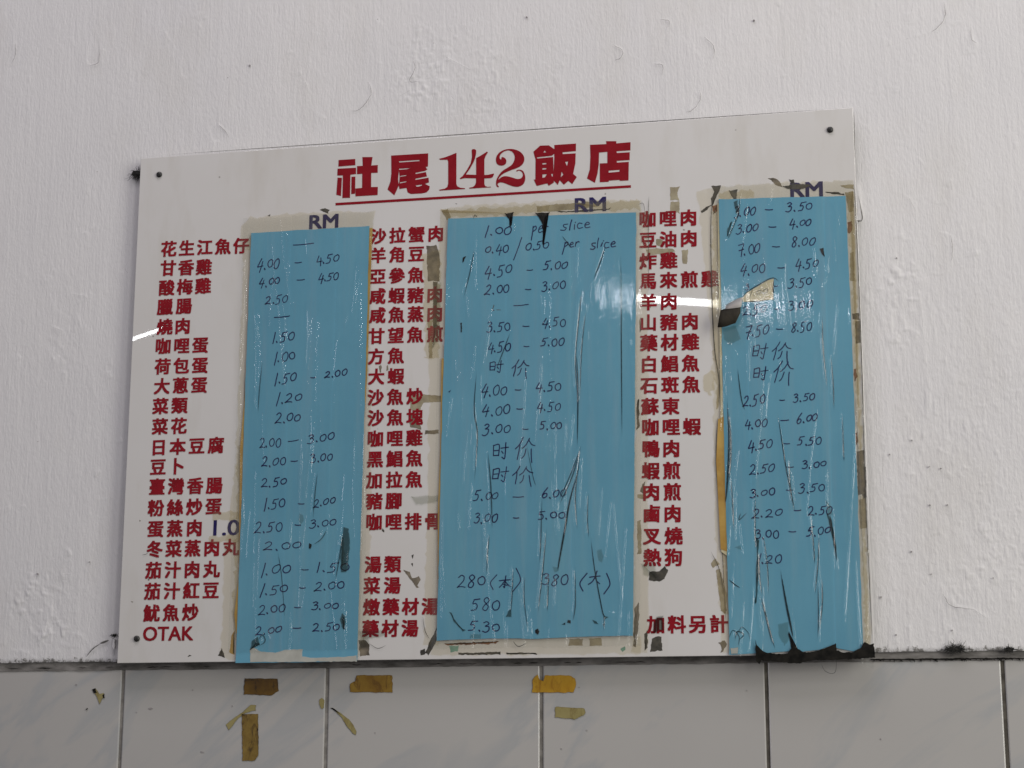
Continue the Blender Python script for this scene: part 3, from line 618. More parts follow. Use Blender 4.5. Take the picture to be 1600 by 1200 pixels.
for p, m_ in [
  ([(666,384),(682,382),(688,402),(687,440),(668,440)],'brown'),([(676,440),(684,440),(683,520),(676,530)],'brown'),([(668,500),(676,500),(676,560),(670,560)],'tan'),
  ([(640,620),(650,615),(690,618),(690,628),(662,630),(655,645),(640,640)],'tan'),([(640,645),(650,648),(655,660),(660,672),(640,668)],'brown'),([(664,672),(686,671),(686,678),(664,679)],'brown'),
  ([(1046.5,293),(1062,291),(1059,300),(1062,312),(1047,313)],'tan'),([(1047,315),(1062,314),(1063,334),(1046,332)],'tan'),
  ([(1008,390),(1022,388),(1050,388),(1056,393),(1040,399),(1012,398)],'tan'),([(1024,374),(1032,372),(1040,378),(1034,386),(1025,384)],'tan'),([(1065,391),(1076,389),(1074,412),(1066,413)],'tan'),
  ([(1013.8,892.5),(1030,892.5),(1038.8,883.8),(1044.5,891),(1038.8,905),(1030,908.8),(1013.8,907.5)],'dark'),([(1017.5,998),(1026,994),(1033.8,993.8),(1035.5,1017),(1016,1019)],'dark'),
  ([(1006,990),(1012,985),(1013,1012),(1007,1018)],'dark'),([(991,950),(998,940),(1000,960),(994,1012),(989,1010)],'brown'),([(995,815),(1002,812),(1003,865),(996,866)],'tan'),([(994,630),(998,622),(1000,668),(995,672)],'brown'),
  ([(1000,768),(1004,756),(1009,752),(1006,772)],'brown'),([(996,772),(1010,773),(1010,780),(996,779)],'tan'),([(998,500),(1002,495),(1004,515),(1000,520)],'tan'),
  ([(693,1005),(780,1001.5),(774,1006),(700,1009)],'rust'),([(889,998.5),(911,997.5),(911,1009),(889,1009.5)],'tan'),([(920,997.5),(940,996),(940.5,1009),(921,1009.5)],'tan'),([(715,1019.5),(783,1018),(782,1023),(716,1024)],'dark'),([(790,1020),(830,1019),(840,1022),(792,1023)],'dark'),
  ([(701,1009.5),(718,1008),(716,1018),(704,1020)],'teal'),([(970,1012.5),(977,1009),(978,1016),(973,1019),(969,1016)],'teal'),([(664,1020),(672,1000),(682,980),(683,1000),(676,1014),(670,1024)],'dark'),([(656,1015),(664,1013),(665,1023),(657,1024)],'dark'),
  ([(630,890),(640,893),(644,903),(655,900),(658,906),(653,914),(656,918),(651,920)],'brown'),([(642,881),(645,880),(645,886)],'dark'),([(643,867),(646,866),(645,874)],'dark'),
  ([(690,330),(700,326),(705,340),(698,344)],'tan'),([(838,322),(880,318),(935,314),(936,322),(900,328),(840,332)],'tan'),([(870,331),(900,328),(955,325),(950,328),(900,332)],'dark'),([(862,325),(900,322),(905,325),(870,330)],'brown'),
  ([(1111,291),(1127,288.5),(1124,300),(1119,309),(1112,325),(1110,310),(1116,300)],'dark'),([(1094,330),(1104,323),(1112,320),(1106,328),(1096,333)],'dark'),([(1138,297),(1152,295),(1151,318),(1146,312),(1141,304)],'dark'),([(1112,322),(1123,318),(1121,330),(1114,336)],'rust'),
  ([(1199,278),(1215,279),(1221,286),(1222,293),(1212,290)],'brown'),([(1221,291),(1242,287),(1262,287),(1268,291),(1250,296),(1232,296)],'dark'),([(1232,280),(1240,281),(1242,288),(1236,287)],'dark'),
  ([(1312,290),(1334,287),(1335,296),(1318,294)],'tan'),([(1288,300),(1306,299),(1319,303),(1320,306),(1300,304)],'dark'),([(1320,300),(1333,298),(1335,330),(1326,332),(1322,312)],'tan'),
  ([(1324,348),(1331,344),(1332,360),(1328,366),(1324,364)],'rust'),([(1328,395),(1334,393),(1336,440),(1328,440)],'tan'),([(1331,490),(1342,488),(1344,500),(1332,500)],'brown'),([(1336,502),(1344,500),(1345,535),(1337,538)],'brown'),
  ([(1334,577),(1338,575),(1340,588),(1336,597),(1334,590)],'rust'),([(1335,676),(1340,675),(1341,690),(1338,697),(1335,692)],'rust'),([(1338,705),(1350,702),(1353,770),(1340,775)],'brown'),([(1346,730),(1353,728),(1355,778),(1348,780)],'dark'),([(1341,780),(1353,778),(1356,825),(1344,826)],'tan'),
  ([(560,1000),(572,1000),(578,1008),(577,1024),(562,1026)],'brown'),([(1122,1004),(1132,1000),(1137,1006),(1130,1018),(1126,1020),(1127,1010)],'brown'),([(340,1025),(347,1012),(353,1028)],'dark'),([(362,990),(367,985),(366,1024),(358,1020)],'card'),
  ([(1118,890),(1126,888),(1136,930),(1134,960),(1126,955)],'tan'),([(1124,925),(1132,924),(1136,955),(1126,956)],'brown'),([(1110,880),(1118,872),(1124,882),(1114,888)],'tan'),([(592,572),(596,570),(596,582),(593,582)],'brown'),([(604,571),(607,570),(607,578),(604,580)],'brown'),
  ([(500,328),(508,324),(516,328),(512,334),(506,331)],'dark'),([(418,337),(423,335),(421,339)],'dark'),([(296,1023),(300,1025),(294,1027)],'dark'),([(218,812),(220,814),(218,816)],'brown'),([(204,938),(208,940),(206,942)],'brown'),
  ([(711,318),(714,318),(713,320)],'dark'),([(598,825),(602,829),(600,833),(597,830)],'dark'),([(1014,478),(1017,476),(1017,482)],'tan')]:
    res(p, m_, 0.45, 3.5)
# tinted smudges lying over the print
for p, m_ in [([(1025,962.5),(1037,961),(1038.5,985),(1018,991),(1020,975)],'smear'),([(564,985),(600,983),(604,992),(590,998),(566,1000)],'light_smear'),([(676,440),(690,440),(688,530),(676,545)],'light_smear'),
              ([(560,985),(575,980),(580,1010),(562,1015)],'light_smear'),([(1000,880),(1024,878),(1028,905),(1004,900)],'light_smear'),([(640,775),(690,772),(688,785),(650,790)],'light_smear')]:
    res(p, m_, 0.5, 4, 'dirt_smudge', D_B + 0.00065)
def streaks(name, lines, m_, parent, d):
    for pts, wmm in lines:
        soft_ribbon(name, smooth_poly(pts, 6), wmm * MM, d, soft([k for k in M if M[k] == m_][0], 0.0, .75, 420, .7, .92), parent)
streaks('dirt_streak', [([(1118,293),(1111,340),(1112,450),(1116,540),(1124,600),(1122,640)],1.1),([(1122,640),(1119,720),(1127,830),(1136,1015)],.8),([(1104,296),(1160,288)],.5),([(1110,860),(1124,890),(1131,930)],.7),([(1334,282),(1337,330),(1345,520),(1352,760),(1360,940),(1364,1020)],.9),([(660,960),(664,985),(672,1000)],.6),([(612,1000),(610,1020)],.5),([(575,1004),(590,1013),(604,1008)],.5),
   ([(1012,940),(1013,1010)],.5),([(1014,305),(1013,340),(1014,470)],.6),([(997,320),(1005,318),(1008,335)],.5),([(232,863),(228,866),(222,867)],.5),([(383,560),(380,690),(374,780)],.5),([(1336,610),(1340,690),(1352,950)],.4)], M['dark'], board, D_B + 0.0009)

# ------------------------------------------------------------------ handwriting
G = {  # pen strokes in a unit cell: x, y up; the second item is the advance
 '0': ([[(.38,.98),(.12,.75),(.08,.35),(.25,.03),(.5,.12),(.6,.5),(.52,.88),(.36,.99)]], .72),
 'o': ([[(.38,.98),(.12,.75),(.08,.35),(.25,.03),(.5,.12),(.6,.5),(.5,.9),(.3,.9)]], .72),
 '1': ([[(.2,1.12),(.16,.5),(.1,-.18)]], .34), '.': ([[(.10,.10),(.14,.04),(.16,.0)]], .38),
 '2': ([[(.08,.8),(.28,.98),(.48,.85),(.44,.5),(.05,.0)],[(.05,.0),(.3,.06),(.62,.0)]], .74),
 '3': ([[(.08,.88),(.3,1.0),(.48,.82),(.22,.55)],[(.22,.55),(.5,.5),(.5,.15),(.28,-.05),(.03,.02)]], .68),
 '4': ([[(.3,1.0),(.12,.5),(.06,.28),(.3,.3),(.62,.34)],[(.5,.75),(.46,.3),(.4,-.22)]], .7),
 '5': ([[(.2,.95),(.12,.58),(.34,.6),(.44,.35),(.34,.05),(.02,-.02)],[(.18,.95),(.36,.97),(.6,1.02)]], .7),
 '6': ([[(.46,1.05),(.18,.6),(.08,.25),(.25,.0),(.5,.15),(.5,.4),(.3,.48),(.12,.3)]], .7),
 '7': ([[(.05,.9),(.3,.93),(.6,.98),(.42,.4),(.32,-.25)],[(.1,.35),(.35,.4),(.6,.46)]], .7),
 '8': ([[(.55,.88),(.35,1.05),(.15,.85),(.3,.58),(.5,.3),(.35,.0),(.12,.1),(.2,.4),(.48,.7),(.55,.88)]], .72),
 '/': ([[(.9,1.0),(.5,.5),(.0,0.0)]], .9), '-': ([[(0,0),(.5,.06),(1,.1)]], 1.0), 'L': ([[(.2,1),(.1,.1),(.3,.05)],[(.6,.1),(1.0,.05)]], 1.1),
 'p': ([[(.1,.75),(.12,.2),(.08,-.7)],[(.1,.6),(.35,.75),(.45,.45),(.15,.2)]], .6), 'e': ([[(.08,.4),(.4,.5),(.3,.75),(.08,.5),(.15,.1),(.48,.15)]], .58),
 'r': ([[(.1,.7),(.1,.05)],[(.1,.45),(.3,.72),(.45,.65)]], .5), 's': ([[(.45,.7),(.15,.65),(.2,.4),(.42,.25),(.3,.02),(.02,.05)]], .55),
 'l': ([[(.18,1.25),(.12,.6),(.12,.05)]], .3), 'i': ([[(.14,.65),(.12,.05)],[(.18,.92),(.2,.96)]], .3), 'c': ([[(.45,.65),(.2,.7),(.08,.35),(.2,.05),(.48,.12)]], .56),
 '(': ([[(.8,1),(.2,.62),(.1,.35),(.6,0)]], .9), ')': ([[(.2,1),(.8,.62),(.85,.35),(.1,-.05)]], .9),
 '时': ([[(.0,.85),(.02,.2)],[(.0,.85),(.38,.9),(.36,.2)],[(.02,.52),(.36,.55)],[(.02,.2),(.36,.22)],[(.5,.68),(1.0,.75)],[(.82,1.05),(.8,.4),(.76,.0),(.58,.1)],[(.56,.48),(.66,.34)]], 1.0),
 '价': ([[(.36,1.05),(.2,.72),(.0,.5)],[(.22,.68),(.2,.35),(.16,.0)],[(.7,1.0),(.55,.7),(.36,.52)],[(.68,.92),(.85,.72),(1.05,.66)],[(.58,.5),(.52,.2),(.4,.06)],[(.86,.5),(.9,.2),(.98,-.15)]], 1.05),
 '木': ([[(.0,.58),(.4,.64),(.95,.66)],[(.55,1.0),(.5,.5),(.48,.05),(.38,.12)],[(.48,.6),(.28,.3),(.05,.05)],[(.5,.55),(.72,.3),(.95,.12)],[(.3,.3),(.45,.28),(.7,.2)]], 1.0),
 '大': ([[(.0,.58),(.4,.64),(.95,.68)],[(.6,1.05),(.5,.6),(.3,.25),(.0,.05)],[(.5,.6),(.7,.3),(1.0,.1)]], 1.0),
}
def pen(name, text, x0, y0, x1, y1, h, parent, d, m_=None, wmm=0.98):
    """hand-written token: pixel span x0..x1, centre heights y0..y1, height h"""
    adv = []; x = 0
    for ch in text:
        adv.append(x); x += G[ch][1] if ch != ' ' else .5
    tot = x - 0.1 if len(text) > 1 else x
    sx = (x1 - x0) / tot; parts = []
    for ch, ax in zip(text, adv):
        if ch == ' ': continue
        jx, jy, js = rng.normal(0, .03), rng.normal(0, .05), 1 + rng.normal(0, .08)
        sl = rng.normal(.0, .06)
        if ch == '.': jx = jy = 0
        small = rng.uniform(.74, .9) if ch == '0' else rng.uniform(.92, 1.08)
        for st in G[ch][0]:
            q = smooth_poly(st, 6); pts = []
            for u, v in q:
                uu = (ax + jx + (u + (sl + .16 * h / max(sx, 1) * .8) * (v - .5))) * sx; t = np.clip(uu / (x1 - x0), 0, 1)
                vv = ((v - .5) * js * small + jy) * h if ch != '-' else -((v - .05) * 0) * h
                cy = y0 + (y1 - y0) * t
                pts.append((x0 + uu + rng.normal(0, .10), cy - vv + rng.normal(0, .10) + (0.6 * math.sin(u * 3) if ch == '-' else 0)))
            v_, f_ = ribbon(pts, wmm * MM * (1.35 if ch == '.' else rng.uniform(.85, 1.15)), d, False); parts.append((v_, f_))
            for e in (pts[0], pts[-1]):
                c = at(*e, d); r = wmm * MM * (.68 if ch == '.' else .48); a = np.linspace(0, 6.283, 9)[:-1]
                parts.append((np.stack([c[0] + r * np.cos(a), np.full(8, c[1]), c[2] + r * np.sin(a)], 1) + [0, -0.000012, 0], [list(range(8))]))
    V, F = merge(parts); return mesh(name, V, F, m_ or M['ink'], parent)

S1 = [('-',460,382.8,491,379.6,1),('4.00',402.4,413,437,410,17),('-',461.4,410.5,471.4,409.5,1),('4.50',494.4,406,530,403,13),('4.00',406,441,437,439,13),('-',464.4,437.5,475.6,436.5,1),('4.50',497,434,529.4,431,12.5),
 ('2.50',414.4,469,449.6,466,12.5),('-',428,496,452,493.6,1),('1.50',426,528,460,525,15),('1.00',428.8,559.5,462,555,15),('1.50',430,592,463,588.5,16),('-',486.4,590,493.6,589.5,1),('2.00',507.4,586,542.4,581.6,10),('1.20',432.4,624,471.4,620.6,15),
 ('2.00',430,654,470.6,651,14.5),('2.00',405,692,439,690,15),('-',451.6,689.6,467,687,1),('3.00',481,686,523,681,12.5),('2.00',409,722,446,721,14),('-',455,720.5,465,720,1),('3.00',486,716,520,713,12),('2.50',408,755,448,752.4,14),
 ('1.50',412.4,788,446,786,15),('-',467,787,475.6,787,1),('2.00',490,786,524,782,12),('2.50',397.6,824,441,822,17),('-',461,820,470,820.5,1),('3.00',484,818,526,816,12),('2.00',412,854,469.6,851.6,12),('1.00',408,891,454,889,18),('-',471,890,481.6,890,1),
 ('1.50',494.4,887,545,886,14),('1.50',406.4,922,450,920,15),('-',468,918.4,477,918.4,1),('2.00',490.4,916.6,537.6,914.4,12),('2.00',403,953,446,950,14.5),('-',461,949,470,949,1),('3.00',487,947,528.6,946,11),('2.00',399,986,440,983,12),('-',457.4,981.4,470,981,1),('2.50',488.4,981,531,978.6,12)]
S2 = [('1.00',758.4,361.8,799.6,358.5,14),('per',831.4,358,855.3,355,14),('slice',878,353.5,922.4,351,13),('0.40',757.8,390,794.6,387.8,12),('/',805.4,390,813,390,37),('0.50',821,385.6,857.9,382.3,12),('per',881,383,904,380,11),('slice',922.4,382,962.5,380,13),
 ('4.50',758.8,423.5,800,422,17),('-',823.8,422,832.5,421.5,1),('5.00',850,415,886.7,414.5,14),('2.00',758.4,452.8,795.7,451,14),('-',820.6,452,829.3,452,1),('3.00',847,447,883.4,445,13.5),('-',801.7,477.7,824.3,475.5,1),('3.50',761,511,797,510,15),('-',817,509.5,826.7,509.5,1),('4.50',847.7,504,884,503.7,13.5),
 ('4.50',762,542.7,797.8,541.6,14.5),('-',818.9,541,826.7,541,1),('5.00',845.5,535,881.7,534,13),('时',766.4,574,787,574,20),('价',800,573,826,573,25),('4.00',752.3,609.6,792.4,610,18),('-',805.4,609,814.5,609,1),('4.50',837.3,604.6,877,604,14),
 ('4.00',754,642,796.8,640,17),('-',807.2,638.8,816.3,638.8,1),('4.50',840,635,875.4,635.6,13),('3.00',755,671,797,669,16),('-',816.3,670.3,825,670.3,1),('5.00',844.4,664.4,878,665.3,13),('时',771,705,794.6,705,23),('价',804,704,834,704,31),('时',770,743,794.6,743,23),('价',801,743,832.5,743,31),
 ('5.00',740.4,774,778.3,774,16),('-',800.7,776.4,817.3,776,1),('6.00',847,772,885,769,14),('3.00',741.5,809,777.3,810,15.5),('-',802.6,809,811.3,809,1),('5.00',840,805,883.4,806,13),('280',714.4,909,758.8,908,19),('(',766.4,908,776,908,28),('木',780.5,910,799,910,18),(')',802,908,813,908,30),('380',847.7,907,887.8,907,18),('(',906,908,917,908,28),('大',921.4,905,938.7,905,23),(')',944,908,952.8,908,28),
 ('580',736.7,943.6,780,943.6,18),('5.30',733,977,781,981,16)]
S3 = [('3.00',1146.7,332,1180,329,15),('-',1196.9,327.4,1208,327.4,1),('3.50',1229,324,1269,321.3,13),('3.00',1151,357.8,1185,355,14),('-',1202,354.4,1213,354.4,1),('4.00',1234,348.3,1267.8,347,11.5),('7.00',1153,390.5,1188,387,17),('-',1207,385.2,1218.3,385.2,1),('8.00',1236.7,379,1273.8,377,14.5),
 ('4.00',1157.5,420.8,1195.8,418.5,17),('-',1215,418.5,1226,418,1),('4.50',1243.5,412.9,1278.3,410.6,15),('3',1164,448.5,1171,447.5,9),('-',1209,447,1215,446.5,1),('3.50',1231.8,443,1268.2,440,13),('2.50',1160,486,1197,482.6,15),('-',1210.8,482.6,1217.8,482.6,1),('3.00',1231.3,478,1270,474.8,13),
 ('7.50',1164.3,517.5,1201,515,18),('-',1213,514,1222.8,514,1),('8.50',1235.8,512,1268.2,509.6,14.5),('时',1176.6,549,1199,549,21),('价',1206.6,548,1235,548,27),('时',1177.3,582,1199,582,22),('价',1208,581,1237.4,581,32),('2.50',1161.5,628,1195,623.4,15),('-',1218,625,1225.7,625,1),('3.50',1240,622,1273.4,619.6,12.5),
 ('4.00',1164,662.8,1199,660.5,15.5),('-',1220,657,1232.2,656,1),('6.00',1244.6,653.8,1277.2,651.5,14),('4.50',1168.8,697.6,1207.5,692.5,15.5),('-',1225.5,693,1234.5,693,1),('5.50',1247.5,689.3,1284,688,13),('2.50',1171,733.6,1210,731,14.5),('-',1230.6,729.6,1240.3,729.6,1),('3.00',1253.8,726.2,1290.7,724.6,12),
 ('3.00',1171.5,769.6,1210.8,767.4,13.5),('-',1229,765.6,1238.5,765.6,1),('3.50',1249,764,1288.5,761.3,14),('2.20',1175,802.4,1222.3,800,13),('-',1241.2,797.6,1251.3,797,1),('2.50',1262,798,1300.4,796.8,13),('3.00',1180,833.9,1217,833.9,13),('-',1232.2,830.5,1243,830.5,1),('5.00',1261.5,831.6,1298,828,13),('1.20',1184,873.5,1221,873,14)]

# ------------------------------------------------------------------ price sheets
D_P = D_B + 0.0016; D_INK = D_P + 0.00013; D_F = D_P + 0.0006
def ridge_height(PX, PY, folds, seed):
    H = 0.05 * vnoise(PX / 26, PY / 170, seed, 2) + 0.02 * vnoise(PX / 7, PY / 90, seed + 3, 2) + .006 * vnoise(PX / 9, PY / 14, seed + 9, 2)
    r_ = random.Random(seed); folds = list(folds); bx = (PX.min(), PX.max(), PY.min(), PY.max())
    for k in range(16):     # many small vertical puckers between the traced ones
        x = r_.uniform(bx[0], bx[1]); y = r_.uniform(bx[2], bx[3]); L = r_.uniform(40, 260); dr = r_.uniform(-.12, .10)
        folds.append(([(x, y), (x + L * dr * .5 + r_.uniform(-2, 2), y + L / 2), (x + L * dr, y + L)], r_.uniform(.2, .75), r_.uniform(.9, 1.6)))
    for pts, h, wpx in folds:
        pts = smooth_poly(pts, 4); h = h * 1.15
        x0 = min(p[0] for p in pts) - 12; x1 = max(p[0] for p in pts) + 12; y0 = min(p[1] for p in pts) - 12; y1 = max(p[1] for p in pts) + 12
        m_ = (PX > x0) & (PX < x1) & (PY > y0) & (PY < y1)
        if not m_.any(): continue
        d, t, s = seg_dist(PX[m_], PY[m_], pts)
        H[m_] += h * np.exp(-(d / wpx) ** 1.6) * np.clip(np.minimum(t, 1 - t) * 7 + .12, 0, 1) * (.9 + .25 * vnoise(PY[m_] / 45, PX[m_] / 40, seed + 7))
    return H
def film_strip(parent, q, folds, seed, d=None, mat_='film'):
    """one length of clear tape: quad of pixel corners TL TR BR BL, as a finely creased sheet"""
    q = np.array(q, float); wpx = np.hypot(*(q[1] - q[0])); hpx = np.hypot(*(q[3] - q[0]))
    nu = max(8, int(wpx / 0.8)); nv = max(8, int(hpx / 2.2))
    u, v = np.meshgrid(np.linspace(0, 1, nu), np.linspace(0, 1, nv), indexing='ij')
    rag = (np.abs(v - .5) > .4985)
    PX = (q[0][0] * (1 - u) + q[1][0] * u) * (1 - v) + (q[3][0] * (1 - u) + q[2][0] * u) * v
    PY = (q[0][1] * (1 - u) + q[1][1] * u) * (1 - v) + (q[3][1] * (1 - u) + q[2][1] * u) * v
    PY = PY + rag * 2.0 * vnoise(PX / 3.0, PX * 0, seed, 2)
    H = ridge_height(PX, PY, folds, seed); d = d or D_F
    P = at(PX, PY, d); P[..., 1] -= H * MM
    return grid_mesh('tape_strip', P[:, ::-1], M[mat_], parent)
def sheet(label, outline, writing, base_px, rough=0.25):
    b = at(*base_px, D_B); root = thing('price_sheet', label, 'price list', (b[0], -D_B, b[2]), 'handwritten price sheets taped over the board')
    plate('paper', outline, D_P, 0.00018, M['blue'], root, rough, 14)
    for t in writing: pen('handwritten_price', *t, root, D_INK)
    return root
# --- left sheet
s1 = sheet('leftmost blue price sheet, starting with a long dash and overhanging the bottom of the board', [(392.5,364),(577,353),(571,590),(563,850),(558,1033),(368,1036),(377,800),(384,580)], S1, (463,1035))
plate('backing_card', [(396,372),(582,356),(577,480),(573.5,592),(566,700),(500,900),(369,990),(366,960),(373,900),(375,700),(384,600)], D_P - 0.0004, 0.0004, M['card'], s1)
plate('torn_patch', [(391,1013),(397,1012),(408,1018),(430,1020),(445,1015.5),(473,1014.5),(472,1026),(490,1028),(545,1026),(557,1024),(557.6,1033.4),(391,1034.5)], D_P + 0.0002, 0.0002, M['bare'], s1, .3, 4)
f1 = [([(404,480),(402,515),(401,600),(398,640)],.55,1.5),([(408,560),(403,610),(401,645)],.6,1.4),([(393,790),(389,830),(386,880)],.5,1.6),([(407,830),(402,960)],.5,1.5),([(488,640),(487,700),(486,760)],.4,1.5),([(494,735),(490,770),(487,810)],.6,1.5),
      ([(555,660),(555,700),(554,800)],.45,1.5),([(534,830),(528,870),(522,905)],.8,2.0),([(529,880),(525,920)],.6,1.5),([(509,825),(500,840),(486,850)],.7,1.6),([(545,490),(540,510)],.5,1.4),([(567,420),(560,450),(556,480)],.5,1.5),([(568,640),(569,700),(567,800),(565,880)],.5,1.5),
      ([(452,400),(450,440),(458,480)],.4,2),([(516,410),(520,440)],.3,2.5),([(530,460),(528,470)],.4,2),([(446,360),(455,375),(450,377)],.5,1.5),([(400,1000),(408,990),(412,1000),(402,1008)],.8,2),([(420,985),(425,1000)],.5,1.5),([(540,735),(535,790)],.4,1.5),([(478,370),(481,400)],.4,1.5)]
film_strip(s1, [(380,342),(455,338),(440,1018),(356,1022)], f1, 11)
film_strip(s1, [(456,337),(528,333),(505,1016),(441,1017)], f1, 12, D_F + .0001)
film_strip(s1, [(529,332),(584,330),(568,1014),(506,1016)], f1, 13)
for p, m_ in [([(536,822),(545,825),(547.5,840),(545,885),(542,894),(532,895),(531,870),(533,845)],'smear'),([(535,957),(540,962),(540,985),(535,984),(530,968)],'smear'),([(467,802),(475,804),(475,815),(468,820),(466,812)],'light_smear'),([(393,1000),(403,994),(408,1008),(400,1005),(393,1017),(390,1016)],'smear'),([(483,848),(488,850),(485,858),(482,856)],'black_grime'),
              ([(534,966),(538,964),(538.5,983),(536,983)],'smear'),([(534,840),(538,838),(540,880),(533,890)],'light_smear')]:
    soft_plate('dirt_smudge', p, D_P + 0.0003 + rng.uniform(0, .0001), soft(m_, 0, .8, 260, .9, .95), s1, .4, 4, 2.2)
streaks('dirt_streak', [([(546,488),(547,500)],1.2),([(526,603),(530,601)],.9),([(545,735),(537,765)],.5),([(487,830),(486,848)],1.3),([(434,862),(440,900),(445,970)],.6),([(370,990),(384,988)],.8),([(410,988),(470,987)],.7),([(538,1008),(538,1014)],.7),([(443,375),(440,380)],.8)], M['teal_grime_and_shade'], s1, D_P + .0004)

# --- middle sheet
s2 = sheet('wide blue handwritten price sheet with prices per slice, taped down the middle of the board', [(700,341.5),(994,332),(992,640),(989,993.5),(900,995),(840,998),(765,997.5),(682,1001),(686,860),(691,640)], S2, (836,998))
pen('handwritten_price', 'L', 768.6, 481, 783.8, 480, 9, s2, D_INK, M['faint_ink'], .6)
plate('backing_card', [(690,560),(700,560),(700,905),(684,905),(684,800),(688,700)], D_P - 0.0004, .0004, M['card'], s2)
f2 = [([(740,385),(733,420),(722,465)],.7,1.8),([(728,440),(724,450)],.5,1.5),([(763,500),(752,540)],.4,1.6),([(796,515),(783,550),(773,575)],.7,1.7),([(713,560),(714,580)],.6,1.4),([(718,580),(717,600)],.5,1.4),([(753,580),(754,640)],.5,1.5),([(742,630),(743,690)],.8,1.8),([(739,660),(737,700)],.5,1.5),
      ([(945,380),(935,410),(925,435)],.9,2.0),([(938,390),(930,420)],.6,1.6),([(907,450),(903,490),(897,560),(900,620)],1.0,1.9),([(914,480),(909,520),(906,560),(903,640)],.9,1.7),([(898,640),(890,710)],.7,1.6),([(907,690),(893,740),(870,790)],.8,2.0),([(905,700),(897,770),(900,830)],1.0,1.8),([(909,710),(905,800)],.8,1.6),
      ([(846,550),(845,610),(838,680),(832,800)],.45,1.6),([(845,770),(843,840),(841,880)],.6,1.7),([(852,820),(846,890),(838,960)],.8,1.9),([(763,830),(760,860),(758,900)],.8,1.7),([(917,765),(916,810),(918,840)],.7,1.6),([(896,880),(897,940),(893,970)],.7,1.7),([(855,890),(854,930),(853,955)],.9,1.9),([(867,900),(866,950)],.7,1.5),
      ([(800,880),(798,930),(795,960)],.8,1.8),([(818,895),(817,935),(823,985)],.6,1.5),([(823,950),(824,1000)],.8,1.7),([(830,965),(830,1000)],.6,1.4),([(717,800),(718,830)],.5,1.4),([(968,395),(967,430)],.6,1.5),([(944,955),(975,965)],.6,1.6),([(944,962),(943,985)],.7,1.5),([(875,365),(885,378),(890,385)],.6,1.6),
      ([(845,450),(848,480),(846,540)],.5,1.7),([(935,470),(934,520)],.4,1.5),([(972,680),(970,720)],.4,1.5),([(737,340),(740,334),(744,338)],.9,2),([(805,345),(800,360)],.5,2),([(700,400),(698,480)],.4,2),([(760,700),(765,760),(767,830)],.6,2.2),([(745,660),(742,740)],.8,2.2)]
film_strip(s2, [(688,326),(790,321),(790,1012),(674,1014)], f2, 21)
film_strip(s2, [(791,321),(890,317),(893,1012),(791,1012)], f2, 22, D_F + .0001)
film_strip(s2, [(891,317),(1004,312),(1000,1008),(894,1012)], f2, 23)
for p, m_ in [([(835,332),(860,331),(853,341),(851,352),(850,385),(848,382),(847,350)],'black_grime'),([(787,333),(804,331),(797,340),(798.5,354),(794,342)],'black_grime'),([(836,984),(841,981),(843,987),(841,992),(836,989)],'black_grime'),([(932,860),(940,857),(944,870),(941,880),(934,876)],'light_smear'),([(735,990),(752,990),(752,998),(733,998)],'light_smear'),
              ([(796,952),(799,951),(800,965),(789,965)],'smear'),([(702,955),(706,957),(712,970),(727,987),(722,985),(708,970)],'smear'),([(925,968),(932,970),(936,976),(928,974)],'smear'),([(943,961),(952,964),(946,968)],'smear'),([(862,885),(872,886),(874,892),(866,895)],'light_smear'),([(723,402),(728,399),(725,409),(722,411)],'black_grime'),([(719,505),(722,503),(721.5,519),(720,520)],'black_grime'),([(700,612),(705,609),(703,613)],'ink'),([(887,968),(892,969),(891,974),(886,973)],'black_grime'),([(877,975),(884,973),(883,977)],'black_grime'),([(944,980),(942,975),(945,975)],'black_grime')]:
    soft_plate('dirt_smudge', p, D_P + 0.0003 + rng.uniform(0, .0001), soft(m_, 0, .8, 260, .9, .95), s2, .3, 3, 2.2)
streaks('dirt_streak', [([(744.8,576),(741,640),(746,680),(741,758)],1.0),([(900.8,550),(903,615),(902,702)],1.2),([(908,720),(891,780),(883.4,823),(873.7,877),(871.5,893)],1.7),([(970,391),(971,550),(972,691)],.9),([(968,734),(972,775)],.7),([(966,770),(971,790)],.7),([(966,822),(970,835)],.6),([(965,850),(970,872)],.7),([(963,870),(965,903)],.9),([(972,895),(977,935)],.9),([(922.4,834),(929,888),(940.9,953),(944,964),(943.5,992)],1.0),
   ([(775,817),(789,893)],1.3),([(757.8,706),(765,799)],1.2),([(765,790),(763,830)],1.2),([(925.7,495),(926.8,560)],.6),([(791,395),(790,420)],.7),([(846,300+160),(848,540)],.5),([(710,400),(711,520)],.6),([(853,953),(854,975)],1.6),([(856,955),(862,980)],1.0),([(899,855),(900,868)],1.6),([(763,885),(764,900)],1.2),([(870,785),(866,795)],1.6),([(720,815),(724,850)],.8),
   ([(871,400),(872,410)],.6),([(907,700),(890,745),(872,785)],.8),([(896,450),(900,560)],.5),([(800,1000),(810,1010),(824,1004)],.7),([(942,985),(942,1008)],.8),([(700,560),(693,700)],.4),([(822,690),(833,745),(838,760)],.5),([(920,337),(921,345)],.9),([(871,345),(872,350)],.9)], M['teal_grime_and_shade'], s2, D_P + .0004)

